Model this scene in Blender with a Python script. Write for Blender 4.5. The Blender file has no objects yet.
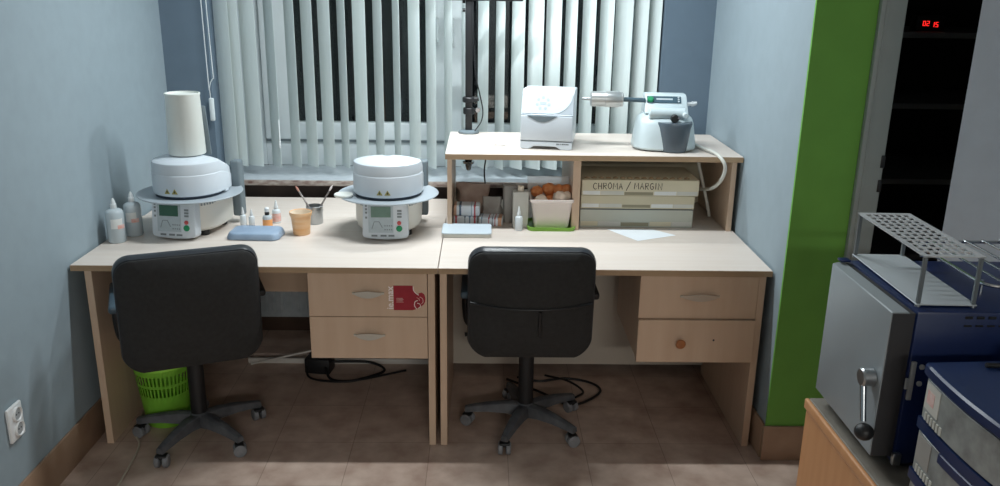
import bpy, bmesh, math, random
from mathutils import Vector, Matrix
random.seed(7)
R = math.radians
PI = math.pi
SC = bpy.context.scene
COL = SC.collection

# ------------------------------------------------------------------ materials
def lin(c):
    out = []
    for v in c:
        v /= 255.0
        out.append(v / 12.92 if v <= 0.04045 else ((v + 0.055) / 1.055) ** 2.4)
    return (*out, 1.0)

def mat(name, rgb, rough=0.5, metal=0.0, var=0.0, scale=8.0, bump=0.0, trans=0.0, ior=1.45,
        alpha=1.0, sheen=0.0, coat=0.0, rgb2=None, stretch=None):
    m = bpy.data.materials.new(name)
    m.use_nodes = True
    nt = m.node_tree
    b = nt.nodes['Principled BSDF']
    b.inputs['Base Color'].default_value = lin(rgb)
    b.inputs['Roughness'].default_value = rough
    b.inputs['Metallic'].default_value = metal
    b.inputs['IOR'].default_value = ior
    b.inputs['Transmission Weight'].default_value = trans
    b.inputs['Alpha'].default_value = alpha
    b.inputs['Sheen Weight'].default_value = sheen
    b.inputs['Coat Weight'].default_value = coat
    if var > 0 or bump > 0 or rgb2:
        tc = nt.nodes.new('ShaderNodeTexCoord')
        n = nt.nodes.new('ShaderNodeTexNoise')
        n.inputs['Scale'].default_value = scale
        n.inputs['Detail'].default_value = 5
        src = tc.outputs['Object']
        if stretch:
            mp = nt.nodes.new('ShaderNodeMapping')
            mp.inputs['Scale'].default_value = stretch
            nt.links.new(src, mp.inputs['Vector'])
            src = mp.outputs['Vector']
        nt.links.new(src, n.inputs['Vector'])
        if var > 0 or rgb2:
            r = nt.nodes.new('ShaderNodeValToRGB')
            r.color_ramp.elements[0].position = 0.3
            r.color_ramp.elements[1].position = 0.7
            if rgb2:
                r.color_ramp.elements[0].color = lin(rgb)
                r.color_ramp.elements[1].color = lin(rgb2)
            else:
                r.color_ramp.elements[0].color = lin([max(0, c * (1 - var)) for c in rgb])
                r.color_ramp.elements[1].color = lin([min(255, c * (1 + var)) for c in rgb])
            nt.links.new(n.outputs['Fac'], r.inputs['Fac'])
            nt.links.new(r.outputs['Color'], b.inputs['Base Color'])
        if bump > 0:
            bp = nt.nodes.new('ShaderNodeBump')
            bp.inputs['Strength'].default_value = bump
            bp.inputs['Distance'].default_value = 0.002
            nt.links.new(n.outputs['Fac'], bp.inputs['Height'])
            nt.links.new(bp.outputs['Normal'], b.inputs['Normal'])
    return m

def emis(name, rgb, strength):
    m = bpy.data.materials.new(name)
    m.use_nodes = True
    nt = m.node_tree
    nt.nodes.remove(nt.nodes['Principled BSDF'])
    e = nt.nodes.new('ShaderNodeEmission')
    e.inputs['Color'].default_value = lin(rgb)
    e.inputs['Strength'].default_value = strength
    nt.links.new(e.outputs[0], nt.nodes['Material Output'].inputs['Surface'])
    return m

def tile_floor():
    m = bpy.data.materials.new('floor_tiles')
    m.use_nodes = True
    nt = m.node_tree
    b = nt.nodes['Principled BSDF']
    tc = nt.nodes.new('ShaderNodeTexCoord')
    mp = nt.nodes.new('ShaderNodeMapping')
    mp.inputs['Location'].default_value = (0.037, -0.02, 0)
    nt.links.new(tc.outputs['Object'], mp.inputs['Vector'])
    br = nt.nodes.new('ShaderNodeTexBrick')
    br.offset = 0.0
    br.inputs['Scale'].default_value = 1.0
    br.inputs['Brick Width'].default_value = 0.305
    br.inputs['Row Height'].default_value = 0.305
    br.inputs['Mortar Size'].default_value = 0.0016
    br.inputs['Mortar Smooth'].default_value = 0.4
    br.inputs['Color1'].default_value = lin((210, 192, 180))
    br.inputs['Color2'].default_value = lin((203, 185, 173))
    br.inputs['Mortar'].default_value = lin((166, 148, 136))
    nt.links.new(mp.outputs['Vector'], br.inputs['Vector'])
    n = nt.nodes.new('ShaderNodeTexNoise')
    n.inputs['Scale'].default_value = 9
    n.inputs['Detail'].default_value = 7
    nt.links.new(tc.outputs['Object'], n.inputs['Vector'])
    rp = nt.nodes.new('ShaderNodeValToRGB')
    rp.color_ramp.elements[0].position = 0.3
    rp.color_ramp.elements[1].position = 0.72
    rp.color_ramp.elements[0].color = lin((205, 190, 182))
    rp.color_ramp.elements[1].color = lin((255, 250, 246))
    nt.links.new(n.outputs['Fac'], rp.inputs['Fac'])
    mx = nt.nodes.new('ShaderNodeMixRGB')
    mx.blend_type = 'MULTIPLY'
    mx.inputs['Fac'].default_value = 1.0
    nt.links.new(br.outputs['Color'], mx.inputs['Color1'])
    nt.links.new(rp.outputs['Color'], mx.inputs['Color2'])
    nt.links.new(mx.outputs['Color'], b.inputs['Base Color'])
    b.inputs['Roughness'].default_value = 0.42
    bp = nt.nodes.new('ShaderNodeBump')
    bp.inputs['Strength'].default_value = 0.3
    bp.inputs['Distance'].default_value = 0.002
    nt.links.new(br.outputs['Fac'], bp.inputs['Height'])
    bp.invert = True
    nt.links.new(bp.outputs['Normal'], b.inputs['Normal'])
    return m

def window_glass():
    m = bpy.data.materials.new('window_glass')
    m.use_nodes = True
    nt = m.node_tree
    b = nt.nodes['Principled BSDF']
    b.inputs['Base Color'].default_value = lin((235, 242, 242))
    b.inputs['Roughness'].default_value = 0.02
    b.inputs['Transmission Weight'].default_value = 1.0
    b.inputs['IOR'].default_value = 1.45
    return m

M = {}
M['wall'] = mat('blue_grey_paint', (148, 163, 171), 0.85, var=0.015, scale=14, bump=0.04)
M['wall_back'] = mat('shaded_blue_grey_paint', (104, 121, 136), 0.85, var=0.015, scale=14, bump=0.04)  # wall paint darkened so the colour carries the back wall's dimness
M['green'] = mat('green_paint', (112, 172, 76), 0.8, var=0.02, scale=10, bump=0.04)
M['ceiling'] = mat('white_ceiling_paint', (225, 228, 228), 0.9, var=0.01)
M['floor'] = tile_floor()
M['base_tile'] = mat('tan_baseboard_tile', (158, 128, 106), 0.4, rgb2=(174, 146, 122), scale=9)
M['frame_grey'] = mat('grey_door_frame_paint', (150, 160, 158), 0.5, var=0.02)
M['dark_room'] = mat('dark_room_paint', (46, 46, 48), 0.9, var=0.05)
M['wood'] = mat('pale_maple_laminate', (219, 209, 200), 0.42, rgb2=(214, 202, 191), scale=5, stretch=(0.6, 8, 8))
M['wood_side'] = mat('maple_laminate_panel', (210, 184, 160), 0.42, rgb2=(203, 175, 150), scale=5, stretch=(5, 5, 0.5))
M['wood_edge'] = mat('maple_edge_band', (176, 150, 120), 0.45, rgb2=(168, 141, 112), scale=6, stretch=(0.6, 8, 8))
M['beech'] = mat('orange_beech_laminate', (214, 158, 112), 0.45, rgb2=(204, 146, 100), scale=6, stretch=(6, 6, 0.6))
M['worktop_grey'] = mat('stained_grey_top', (124, 118, 108), 0.6, rgb2=(142, 136, 126), scale=16)
M['win_frame'] = mat('white_window_plastic', (222, 230, 232), 0.4, var=0.01)
M['gasket'] = mat('grey_gasket', (138, 148, 152), 0.6, var=0.02)
M['glass'] = window_glass()
M['sill'] = mat('grey_terrazzo', (172, 182, 188), 0.35, rgb2=(190, 198, 203), scale=30)
M['sill_edge'] = mat('mottled_brown_stone_edge', (118, 92, 84), 0.6, rgb2=(196, 188, 180), scale=22, stretch=(1, 1, 3))
M['blind'] = mat('white_blind_fabric', (214, 225, 224), 0.8, var=0.012, scale=40, stretch=(1, 1, 0.2))
M['white_plastic'] = mat('white_plastic', (226, 231, 233), 0.35, var=0.006)
M['offwhite'] = mat('warm_white_plastic', (224, 222, 214), 0.4, var=0.006)
M['coolwhite'] = mat('cool_white_enamel', (208, 216, 223), 0.28, var=0.006)
M['jugwhite'] = mat('cream_white_plastic', (226, 230, 224), 0.45, var=0.006)
M['tray_grey'] = mat('blue_grey_tray_enamel', (172, 181, 188), 0.35, var=0.01)
M['gap_dark'] = mat('dark_gap_ring', (40, 52, 66), 0.6, var=0.02)
M['hinge_grey'] = mat('slate_grey_plastic', (112, 124, 130), 0.5, var=0.02)
M['panel_grey'] = mat('grey_membrane_keypad', (178, 190, 196), 0.4, var=0.02, scale=60)
M['screen_green'] = mat('green_lcd', (58, 96, 78), 0.2, var=0.03, scale=40)
M['screen_pale'] = mat('pale_green_lcd', (112, 138, 126), 0.2, var=0.03, scale=40)
M['screen_blue'] = mat('blue_grey_display', (70, 92, 104), 0.25, var=0.04, scale=60)
M['btn_green'] = mat('green_button', (28, 140, 92), 0.35, var=0.02)
M['btn_red'] = mat('red_button', (196, 84, 84), 0.4, var=0.02)
M['mark'] = mat('grey_print', (128, 136, 140), 0.6, var=0.02)
M['mark_dark'] = mat('dark_print', (66, 70, 74), 0.6, var=0.02)
M['warn'] = mat('olive_warning_sticker', (160, 150, 82), 0.5, var=0.03)
M['warn_dark'] = mat('black_warning_print', (60, 56, 40), 0.5, var=0.03)
M['fabric'] = mat('black_chair_fabric', (45, 45, 45), 0.9, var=0.08, scale=60, bump=0.3)
M['vinyl'] = mat('black_chair_vinyl', (44, 47, 52), 0.34, var=0.04, scale=30)
M['black'] = mat('black_plastic', (30, 31, 33), 0.45, var=0.04)
M['dusty'] = mat('dusty_black_plastic', (64, 66, 70), 0.55, rgb2=(104, 106, 110), scale=14)
M['caster'] = mat('grey_caster_plastic', (104, 107, 112), 0.55, rgb2=(140, 142, 146), scale=18)
M['arm_blue'] = mat('blue_grey_armrest_plastic', (70, 88, 100), 0.4, var=0.03)
M['lime'] = mat('lime_green_plastic', (170, 238, 88), 0.4, var=0.02)
M['lidgreen'] = mat('green_lid_plastic', (128, 178, 70), 0.4, var=0.02)
M['chrome'] = mat('chrome', (205, 210, 214), 0.18, metal=1.0, var=0.01)
M['steel'] = mat('brushed_steel', (178, 182, 184), 0.36, metal=1.0, var=0.02, scale=30)
M['satin'] = mat('satin_nickel', (196, 194, 186), 0.38, metal=0.7, var=0.02)
M['alu'] = mat('white_aluminium_sheet', (196, 204, 208), 0.4, metal=0.15, var=0.02)
M['bottle'] = mat('cloudy_bottle_plastic', (222, 234, 240), 0.25, trans=0.32, var=0.01)
M['dropper'] = mat('white_dropper_plastic', (228, 236, 240), 0.3, trans=0.12, var=0.01)
M['liquid_teal'] = mat('teal_liquid', (170, 196, 204), 0.1, trans=0.3, var=0.01)
M['label_white'] = mat('white_label', (228, 230, 228), 0.6, var=0.01)
M['label_pink'] = mat('pinkish_label_print', (224, 156, 142), 0.6, rgb2=(232, 210, 204), scale=60)
M['label_orange'] = mat('orange_label', (244, 172, 108), 0.6, var=0.03, scale=60)
M['pad_blue'] = mat('blue_grey_plastic_pad', (138, 160, 186), 0.4, rgb2=(158, 178, 200), scale=14)
M['cup'] = mat('orange_tan_cup', (232, 176, 120), 0.5, rgb2=(240, 204, 164), scale=9, stretch=(1, 1, 6))
M['cup_in'] = mat('pale_cup_lining', (240, 226, 206), 0.5, var=0.01)
M['brush_wood'] = mat('reddish_brush_handle', (176, 84, 72), 0.4, rgb2=(216, 180, 160), scale=50)
M['brush_grey'] = mat('grey_brush_handle', (110, 104, 104), 0.4, rgb2=(200, 190, 184), scale=60)
M['paper'] = mat('white_paper', (232, 238, 242), 0.8, var=0.006)
M['foam'] = mat('white_blue_foam_lid', (206, 219, 228), 0.5, var=0.01)
M['stone_side'] = mat('off_white_tray_side', (206, 206, 198), 0.6, var=0.02)
M['film'] = mat('clear_plastic_film', (236, 232, 228), 0.3, alpha=0.32, var=0.02)
M['tub'] = mat('clear_pink_tinted_tub', (242, 230, 224), 0.25, trans=0.15, ior=1.2, var=0.01)
M['brown_bag'] = mat('brown_tinted_bag', (156, 130, 118), 0.4, rgb2=(190, 170, 158), scale=18, bump=0.6)
M['clear_bag'] = mat('greyish_clear_bag', (186, 178, 170), 0.25, rgb2=(210, 206, 200), scale=22, bump=0.6, trans=0.3)
M['carton'] = mat('pale_grey_carton', (206, 204, 196), 0.55, var=0.02)
M['carton_grey'] = mat('grey_carton', (164, 160, 154), 0.6, var=0.03)
M['orange'] = mat('orange_crumpled_lump', (222, 124, 62), 0.55, rgb2=(240, 172, 116), scale=40)
M['peach'] = mat('pale_peach_lump', (252, 228, 208), 0.6, var=0.03, scale=40)
M['box_beige'] = mat('beige_plastic_case', (214, 206, 180), 0.5, var=0.015)
M['box_olive'] = mat('olive_beige_plastic_case', (204, 196, 170), 0.5, var=0.015)
M['box_grey'] = mat('grey_green_plastic_case', (190, 192, 180), 0.5, var=0.015)
M['tab'] = mat('brown_shade_tab', (120, 92, 66), 0.5, rgb2=(196, 172, 136), scale=50)
M['ink'] = mat('dark_marker_ink', (46, 40, 32), 0.7, var=0.03)
M['mixer'] = mat('pale_grey_mixer_shell', (198, 212, 216), 0.4, var=0.01)
M['bowl'] = mat('dark_translucent_bowl', (84, 96, 106), 0.25, var=0.04)
M['hose'] = mat('cream_hose', (214, 214, 206), 0.45, var=0.01)
M['cable_beige'] = mat('beige_cable', (190, 180, 164), 0.5, var=0.02)
M['cable_black'] = mat('black_cable', (24, 24, 26), 0.5, var=0.04)
M['cable_white'] = mat('white_cable_duct', (214, 210, 204), 0.5, var=0.02)
M['red'] = mat('red_sticker', (152, 28, 46), 0.4, rgb2=(162, 36, 52), scale=30)
M['red_dark'] = mat('dark_red_print', (120, 30, 42), 0.45, var=0.05)
M['sticker_white'] = mat('white_sticker_print', (250, 240, 238), 0.5, var=0.01)
M['knob_wood'] = mat('brown_wood_knob', (164, 104, 62), 0.4, var=0.06, scale=40)
M['navy'] = mat('navy_blue_enamel', (18, 36, 80), 0.35, var=0.02)
M['navy_plastic'] = mat('navy_drawer_plastic', (26, 46, 88), 0.3, var=0.03)
M['door_grey'] = mat('grey_enamel_door', (152, 160, 164), 0.42, var=0.012)
M['door_edge'] = mat('dark_grey_door_edge', (52, 52, 54), 0.6, var=0.03)
M['drawer_clear'] = mat('smoky_clear_drawer', (146, 150, 148), 0.3, var=0.16, scale=22, coat=0.3)
M['socket'] = mat('white_socket_plastic', (232, 234, 234), 0.35, var=0.006)
M['socket_in'] = mat('grey_socket_well', (170, 174, 176), 0.5, var=0.01)
M['led'] = emis('red_led', (255, 40, 36), 1.8)
M['tube'] = emis('white_fluorescent_tube', (235, 246, 255), 6.0)
M['night'] = mat('night_ground', (12, 13, 14), 0.9, var=0.1)

# ------------------------------------------------------------------ mesh helpers
class MB:
    def __init__(s):
        s.bm = bmesh.new()
    def _merge(s, t, mtx=None):
        if mtx is not None:
            bmesh.ops.transform(t, matrix=mtx, verts=t.verts)
        me = bpy.data.meshes.new('tmp')
        t.to_mesh(me)
        t.free()
        s.bm.from_mesh(me)
        bpy.data.meshes.remove(me)
        return s
    def box(s, x0, x1, y0, y1, z0, z1, bev=0.0, seg=2, mtx=None):
        t = bmesh.new()
        bmesh.ops.create_cube(t, size=1.0)
        for v in t.verts:
            v.co = Vector(((x0 + x1) / 2 + v.co.x * (x1 - x0), (y0 + y1) / 2 + v.co.y * (y1 - y0),
                           (z0 + z1) / 2 + v.co.z * (z1 - z0)))
        if bev > 0:
            bmesh.ops.bevel(t, geom=t.edges[:], offset=bev, segments=seg, profile=0.5, affect='EDGES')
        return s._merge(t, mtx)
    def prism(s, pts, a0, a1, axis='z', bev=0.0, seg=2, mtx=None):
        """2D outline extruded along an axis; pts are the two other coordinates in order."""
        t = bmesh.new()
        def P(p, a):
            if axis == 'z': return Vector((p[0], p[1], a))
            if axis == 'y': return Vector((p[0], a, p[1]))
            return Vector((a, p[0], p[1]))
        lo = [t.verts.new(P(p, a0)) for p in pts]
        hi = [t.verts.new(P(p, a1)) for p in pts]
        n = len(pts)
        t.faces.new(lo)
        t.faces.new(hi)
        for i in range(n):
            t.faces.new((lo[i], lo[(i + 1) % n], hi[(i + 1) % n], hi[i]))
        bmesh.ops.recalc_face_normals(t, faces=t.faces)
        if bev > 0:
            bmesh.ops.bevel(t, geom=t.edges[:], offset=bev, segments=seg, profile=0.5, affect='EDGES')
        return s._merge(t, mtx)
    def loft(s, rings, cap0=True, cap1=True, closed=False, mtx=None):
        t = bmesh.new()
        vr = [[t.verts.new(Vector(p)) for p in r] for r in rings]
        n = len(rings[0])
        m = len(vr)
        for i in range(m if closed else m - 1):
            a, b = vr[i], vr[(i + 1) % m]
            for j in range(n):
                t.faces.new((a[j], a[(j + 1) % n], b[(j + 1) % n], b[j]))
        if not closed:
            if cap0: t.faces.new(vr[0])
            if cap1: t.faces.new(vr[-1])
        bmesh.ops.recalc_face_normals(t, faces=t.faces)
        return s._merge(t, mtx)
    def lathe(s, prof, c=(0, 0, 0), seg=48, cap0=True, cap1=True, axis='z', mtx=None):
        rings = []
        for r, h in prof:
            ring = []
            for k in range(seg):
                a = 2 * PI * k / seg
                u, v = r * math.cos(a), r * math.sin(a)
                p = {'z': (u, v, h), 'x': (h, u, v), 'y': (u, h, v)}[axis]
                ring.append((p[0] + c[0], p[1] + c[1], p[2] + c[2]))
            rings.append(ring)
        return s.loft(rings, cap0, cap1, mtx=mtx)
    def cyl(s, p0, p1, r0, r1=None, seg=24):
        return s.tube([p0, p1], [r0, r0 if r1 is None else r1], seg)
    def tube(s, pts, r, seg=10, closed=False):
        pts = [Vector(p) for p in pts]
        n = len(pts)
        rr = r if isinstance(r, (list, tuple)) else [r] * n
        up = None
        rings = []
        for i in range(n):
            if closed:
                d = (pts[(i + 1) % n] - pts[i - 1]).normalized()
            else:
                d = (pts[min(i + 1, n - 1)] - pts[max(i - 1, 0)]).normalized()
            if up is None:
                up = Vector((0, 0, 1)) if abs(d.z) < 0.9 else Vector((0, 1, 0))
            side = d.cross(up).normalized()
            up = side.cross(d).normalized()
            rings.append([pts[i] + (side * math.cos(2 * PI * k / seg) + up * math.sin(2 * PI * k / seg)) * rr[i]
                          for k in range(seg)])
        return s.loft(rings, closed=closed)
    def ball(s, c, rx, ry=None, rz=None, jit=0.0, sub=3, sd=0):
        t = bmesh.new()
        bmesh.ops.create_icosphere(t, subdivisions=sub, radius=1.0)
        rnd = random.Random(sd)
        ph = [rnd.uniform(0, 6.28) for _ in range(6)]
        for v in t.verts:
            k = 1.0
            if jit:
                k += jit * (math.sin(5 * v.co.x + ph[0]) * math.sin(6 * v.co.y + ph[1]) + 0.6 * math.sin(9 * v.co.z + ph[2] + 4 * v.co.x))
            v.co = Vector((c[0] + v.co.x * rx * k, c[1] + v.co.y * (ry or rx) * k, c[2] + v.co.z * (rz or rx) * k))
        return s._merge(t)
    def warp(s, f):
        for v in s.bm.verts:
            v.co = Vector(f(v.co))
        return s
    def build(s, name, m, parent=None, sharp=35, loc=None, rotz=0.0):
        bmesh.ops.recalc_face_normals(s.bm, faces=s.bm.faces)
        me = bpy.data.meshes.new(name)
        s.bm.to_mesh(me)
        s.bm.free()
        for p in me.polygons:
            p.use_smooth = True
        me.set_sharp_from_angle(angle=R(sharp))
        mats = m if isinstance(m, (list, tuple)) else [m]
        for k in mats:
            me.materials.append(k)
        o = bpy.data.objects.new(name, me)
        COL.objects.link(o)
        if parent: o.parent = parent
        if loc: o.location = loc
        o.rotation_euler.z = rotz
        return o

def crv(pts, n=8):
    """Catmull-Rom through points."""
    P = [Vector(p) for p in pts]
    P = [P[0] * 2 - P[1]] + P + [P[-1] * 2 - P[-2]]
    out = []
    for i in range(1, len(P) - 2):
        for k in range(n):
            t = k / n
            a, b, c, d = P[i - 1], P[i], P[i + 1], P[i + 2]
            out.append(0.5 * ((2 * b) + (-a + c) * t + (2 * a - 5 * b + 4 * c - d) * t * t + (-a + 3 * b - 3 * c + d) * t ** 3))
    out.append(P[-2])
    return out

def rrect(w, h, r, n=6, cx=0, cy=0):
    pts = []
    for (sx, sy, a0) in ((1, 1, 0), (-1, 1, 90), (-1, -1, 180), (1, -1, 270)):
        for k in range(n + 1):
            a = R(a0 + 90 * k / n)
            pts.append((cx + sx * (w / 2 - r) + r * math.cos(a), cy + sy * (h / 2 - r) + r * math.sin(a)))
    return pts

def tag(o, label, cat, group=None):
    o['label'] = label
    o['category'] = cat
    if group: o['group'] = group
    return o

def thing(name, label, cat, loc=(0, 0, 0), rotz=0.0, group=None):
    o = bpy.data.objects.new(name, None)
    COL.objects.link(o)
    o.empty_display_size = 0.05
    o.location = loc
    o.rotation_euler.z = rotz
    return tag(o, label, cat, group)

def struct(o):
    o['kind'] = 'structure'
    return o

def copy_tree(o, parent=None):
    c = o.copy()
    COL.objects.link(c)
    if parent: c.parent = parent
    for ch in list(o.children):
        copy_tree(ch, c)
    return c

def text_mesh(name, body, size, m, parent, mtx, depth=0.0004, bold=0.0):
    cu = bpy.data.curves.new(name, 'FONT')
    cu.body = body
    cu.size = size
    cu.extrude = depth
    cu.offset = bold
    cu.align_x = 'CENTER'
    cu.align_y = 'CENTER'
    tmp = bpy.data.objects.new('tmp_text', cu)
    COL.objects.link(tmp)
    bpy.context.view_layer.update()
    me = bpy.data.meshes.new_from_object(tmp.evaluated_get(bpy.context.evaluated_depsgraph_get()))
    bpy.data.objects.remove(tmp)
    bpy.data.curves.remove(cu)
    me.transform(mtx)
    me.materials.clear()
    me.materials.append(m)
    me.name = name
    o = bpy.data.objects.new(name, me)
    COL.objects.link(o)
    o.parent = parent
    return o

# a vertical board facing -y: text x -> +x, text y -> +z
FACE = Matrix(((1, 0, 0, 0), (0, 0, -1, 0), (0, 1, 0, 0), (0, 0, 0, 1)))

# ================================================================== SETTING
XL, XR, YB = -1.36, 1.2565, 1.155      # left wall, right wall, back wall
XO = 1.95                              # outer right wall beside the furnace
YF, ZC = -7.4, 2.62                    # wall behind the viewer, ceiling
struct(MB().box(-1.6, 3.3, YF - 0.2, 1.8, -0.1, 0.0).build('floor', M['floor']))
struct(MB().box(-1.6, 3.3, YF - 0.2, 1.8, ZC, ZC + 0.1).build('ceiling', M['ceiling']))
struct(MB().box(XL - 0.2, XL, YF, 1.6, 0, ZC).build('wall_left', M['wall']))
struct(MB().box(-1.6, 3.3, YF - 0.2, YF, 0, ZC).build('wall_front', M['wall']))
OX0, OX1, OZ0, OZ1, YW = -1.145, 1.015, 0.785, 2.3, 1.46     # window opening
wb = MB()
wb.box(XL, OX0, YB, YW + 0.14, 0, ZC)
wb.box(OX1, XR, YB, YW + 0.14, 0, ZC)
wb.box(OX0, OX1, YB, YW + 0.14, 0, OZ0)
wb.box(OX0, OX1, YB, YW + 0.14, OZ1, ZC)
struct(wb.build('wall_back', M['wall_back']))
# right side: pier with blue-grey flank and green front
struct(MB().box(XR, 1.50, -0.078, YW + 0.14, 0, ZC).build('wall_right', M['wall']))
struct(MB().box(XR, 1.50, -0.09, -0.078, 0, ZC).build('wall_pier', M['green']))
struct(MB().prism([(1.687, -0.30), (3.2, -0.30), (3.2, -0.20), (1.80, -0.20)], 0, ZC, 'z').build('wall_outer', mat('pale_grey_wall_paint', (196, 208, 220), 0.85, var=0.015, scale=14)))
struct(MB().box(2.4, 2.5, YF, -0.30, 0, ZC).build('wall_side', M['wall']))
# dark room past the doorway
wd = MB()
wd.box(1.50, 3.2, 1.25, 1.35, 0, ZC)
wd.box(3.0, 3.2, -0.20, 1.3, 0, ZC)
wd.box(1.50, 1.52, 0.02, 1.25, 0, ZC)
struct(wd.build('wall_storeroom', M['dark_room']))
dr = MB()
dr.box(1.463, 1.548, -0.115, -0.0905, 0, 2.08, 0.004)
dr.box(1.463, XO, -0.115, -0.0905, 2.08, 2.17, 0.004)
dr.box(1.502, 1.545, -0.09, 0.06, 0, 2.10)
d1 = struct(dr.build('door_1', M['frame_grey']))
struct(MB().box(1.478, 1.486, -0.1185, -0.114, 0, 2.08, 0.001).build('door_frame_bead', M['frame_grey'], d1))
for z in (1.182, 1.096):
    struct(MB().box(1.536, 1.551, -0.118, -0.1, z - 0.022, z + 0.022, 0.002).build('door_hinge', M['black'], d1))
# baseboards
def baseboard(name, x0, x1, y0, y1):
    struct(MB().box(x0, x1, y0, y1, 0, 0.146, 0.003).build(name, M['base_tile']))
baseboard('baseboard_left', XL, XL + 0.011, YF, YB)
struct(MB().box(XL + 0.011, XR - 0.011, YB - 0.011, YB, 0, 0.146, 0.003).build('baseboard_back', mat('shaded_baseboard_tile', (84, 66, 56), 0.45, rgb2=(70, 54, 46), scale=9)))  # tile colour darkened to carry the shade under the desks
baseboard('baseboard_right', XR - 0.0105, XR, -0.078, YB - 0.011)
baseboard('baseboard_pier', XR - 0.0105, 1.462, -0.101, -0.0902)
baseboard('baseboard_outer', 1.687, 2.4, -0.311, -0.3002)

struct(MB().box(XL + 0.001, XR - 0.001, YB - 0.016, YB - 0.0005, 0.56, 0.784, 0.002).build('sill_shade_strip', mat('dark_brown_sill_shade', (74, 60, 54), 0.7, rgb2=(58, 48, 44), scale=12)))  # dark brown strip standing in for the shade below the sill
# ------------------------------------------------------------------ window
w1 = MB()
FX0, FX1, FZ0, FZ1 = -1.145, 1.015, 0.815, 2.3
fw = 0.055
w1.box(FX0, FX0 + 0.165, YW, YW + 0.07, FZ0, FZ1, 0.004)
w1.box(FX1 - fw, FX1, YW, YW + 0.07, FZ0, FZ1, 0.004)
w1.box(FX0 + 0.165, FX1 - fw, YW, YW + 0.07, FZ0, 0.942, 0.004)
w1.box(FX0 + 0.165, FX1 - fw, YW, YW + 0.07, FZ1 - fw, FZ1, 0.004)
win = struct(w1.build('window_1', M['win_frame']))
def sash(x0, x1, gl, gr):
    s = MB()
    z0, z1 = 0.958, 2.24
    y0, y1 = YW - 0.022, YW + 0.05
    s.box(x0, gl, y0, y1, z0, z1, 0.005)
    s.box(gr, x1, y0, y1, z0, z1, 0.005)
    s.box(gl, gr, y0, y1, z0, 1.047, 0.005)
    s.box(gl, gr, y0, y1, 2.16, z1, 0.005)
    o = struct(s.build('window_sash', M['win_frame'], win))
    struct(MB().box(gl, gr, YW + 0.012, YW + 0.016, 1.047, 2.16).build('window_pane', M['glass'], o))
    struct(MB().box(x0, x1, YW - 0.004, YW + 0.02, 0.943, 0.957).build('window_gasket', M['gasket'], o))
    return o
sl = sash(-0.975, -0.024, -0.822, -0.117)
sr = sash(-0.022, 0.96, 0.066, 0.90)
for o, hx in ((sl, -0.075), (sr, 0.0)):
    h = MB().box(hx - 0.014, hx + 0.014, YW - 0.030, YW - 0.022, 1.44, 1.50, 0.003)
    h.tube(crv([(hx, YW - 0.03, 1.47), (hx, YW - 0.058, 1.475), (hx, YW - 0.06, 1.50), (hx, YW - 0.06, 1.585)], 5), 0.008)
    struct(h.build('window_handle', M['win_frame'], o))
ws = MB().box(OX0 + 0.0005, OX1 - 0.0005, YB - 0.048, YW - 0.001, 0.786, 0.816, 0.004)
sil = struct(ws.build('window_sill', M['sill'], win))
struct(MB().box(OX0 + 0.0005, OX1 - 0.0005, YB - 0.0535, YB - 0.0482, 0.787, 0.8145, 0.002).build('sill_edge', M['sill_edge'], sil))
# ground outside, unlit at night
struct(MB().box(-6, 6, 1.62, 9, -0.3, -0.2).build('ground', M['night']))

# ------------------------------------------------------------------ vertical blind
SLATS = [(-1.126, 29), (-1.052, 23), (-0.972, 26), (-0.869, 48.5), (-0.772, 48.5), (-0.69, 44), (-0.607, 42.5),
         (-0.525, 57), (-0.44, 41), (-0.352, 56), (-0.264, 64), (-0.178, 49), (-0.097, 56), (-0.013, 63),
         (0.06, 79.5), (0.157, 56.5), (0.239, 62.5), (0.325, 49.5), (0.41, 39.5), (0.495, 41.5), (0.579, 57.5),
         (0.664, 53), (0.75, 51), (0.832, 32.5), (0.915, 53), (0.976, 50.5)]
bl = thing('vertical_blind', 'white vertical slat blind hanging across the whole window', 'blind', (-0.06, 1.215, 0.862))
MB().box(-1.08, 1.07, -0.022, 0.022, 1.39, 1.43, 0.004).build('headrail', M['win_frame'], bl)
sm = None
for i, (x, a) in enumerate(SLATS):
    if sm is None:
        s = MB()
        pts = []
        n = 10
        for k in range(n + 1):
            u = -0.046 + 0.092 * k / n
            pts.append((u, -0.004 * (1 - (u / 0.046) ** 2)))
        pts += [(p[0], p[1] + 0.0012) for p in reversed(pts)]
        s.prism(pts, 0.0, 1.395, 'z')
        o = s.build('slat', M['blind'], bl)
        sm = o
    else:
        o = sm.copy()
        COL.objects.link(o)
    x = max(x, -1.095)
    o.location = (x + 0.06, 0, 0)
    o.rotation_euler.z = -R(a)
cd = MB()
cx = -1.045
cd.tube(crv([(cx - 0.052, -0.082, 1.40), (cx - 0.05, -0.082, 0.8), (cx - 0.047, -0.082, 0.42), (cx - 0.045, -0.082, 0.385)], 6), 0.0022, 6)
cd.tube(crv([(cx - 0.03, -0.082, 1.40), (cx - 0.027, -0.082, 0.8), (cx - 0.022, -0.082, 0.47), (cx - 0.02, -0.082, 0.44)], 6), 0.0022, 6)
cd.tube(crv([(cx - 0.046, -0.082, 0.385), (cx - 0.036, -0.082, 0.42), (cx - 0.02, -0.082, 0.442)], 6), 0.002, 6)
cd.tube([(cx - 0.045, -0.082, 0.39), (cx - 0.04, -0.082, 0.30)], 0.002, 6)
co = cd.build('pull_cord', M['white_plastic'], bl)
MB().box(cx - 0.051, cx - 0.029, -0.092, -0.072, 0.235, 0.345, 0.006, 3).build('cord_weight', M['win_frame'], co)
wnd = MB()
wnd.tube([(-0.775, -0.06, 0.24), (-0.775, -0.06, 0.13)], 0.003, 8)
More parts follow.
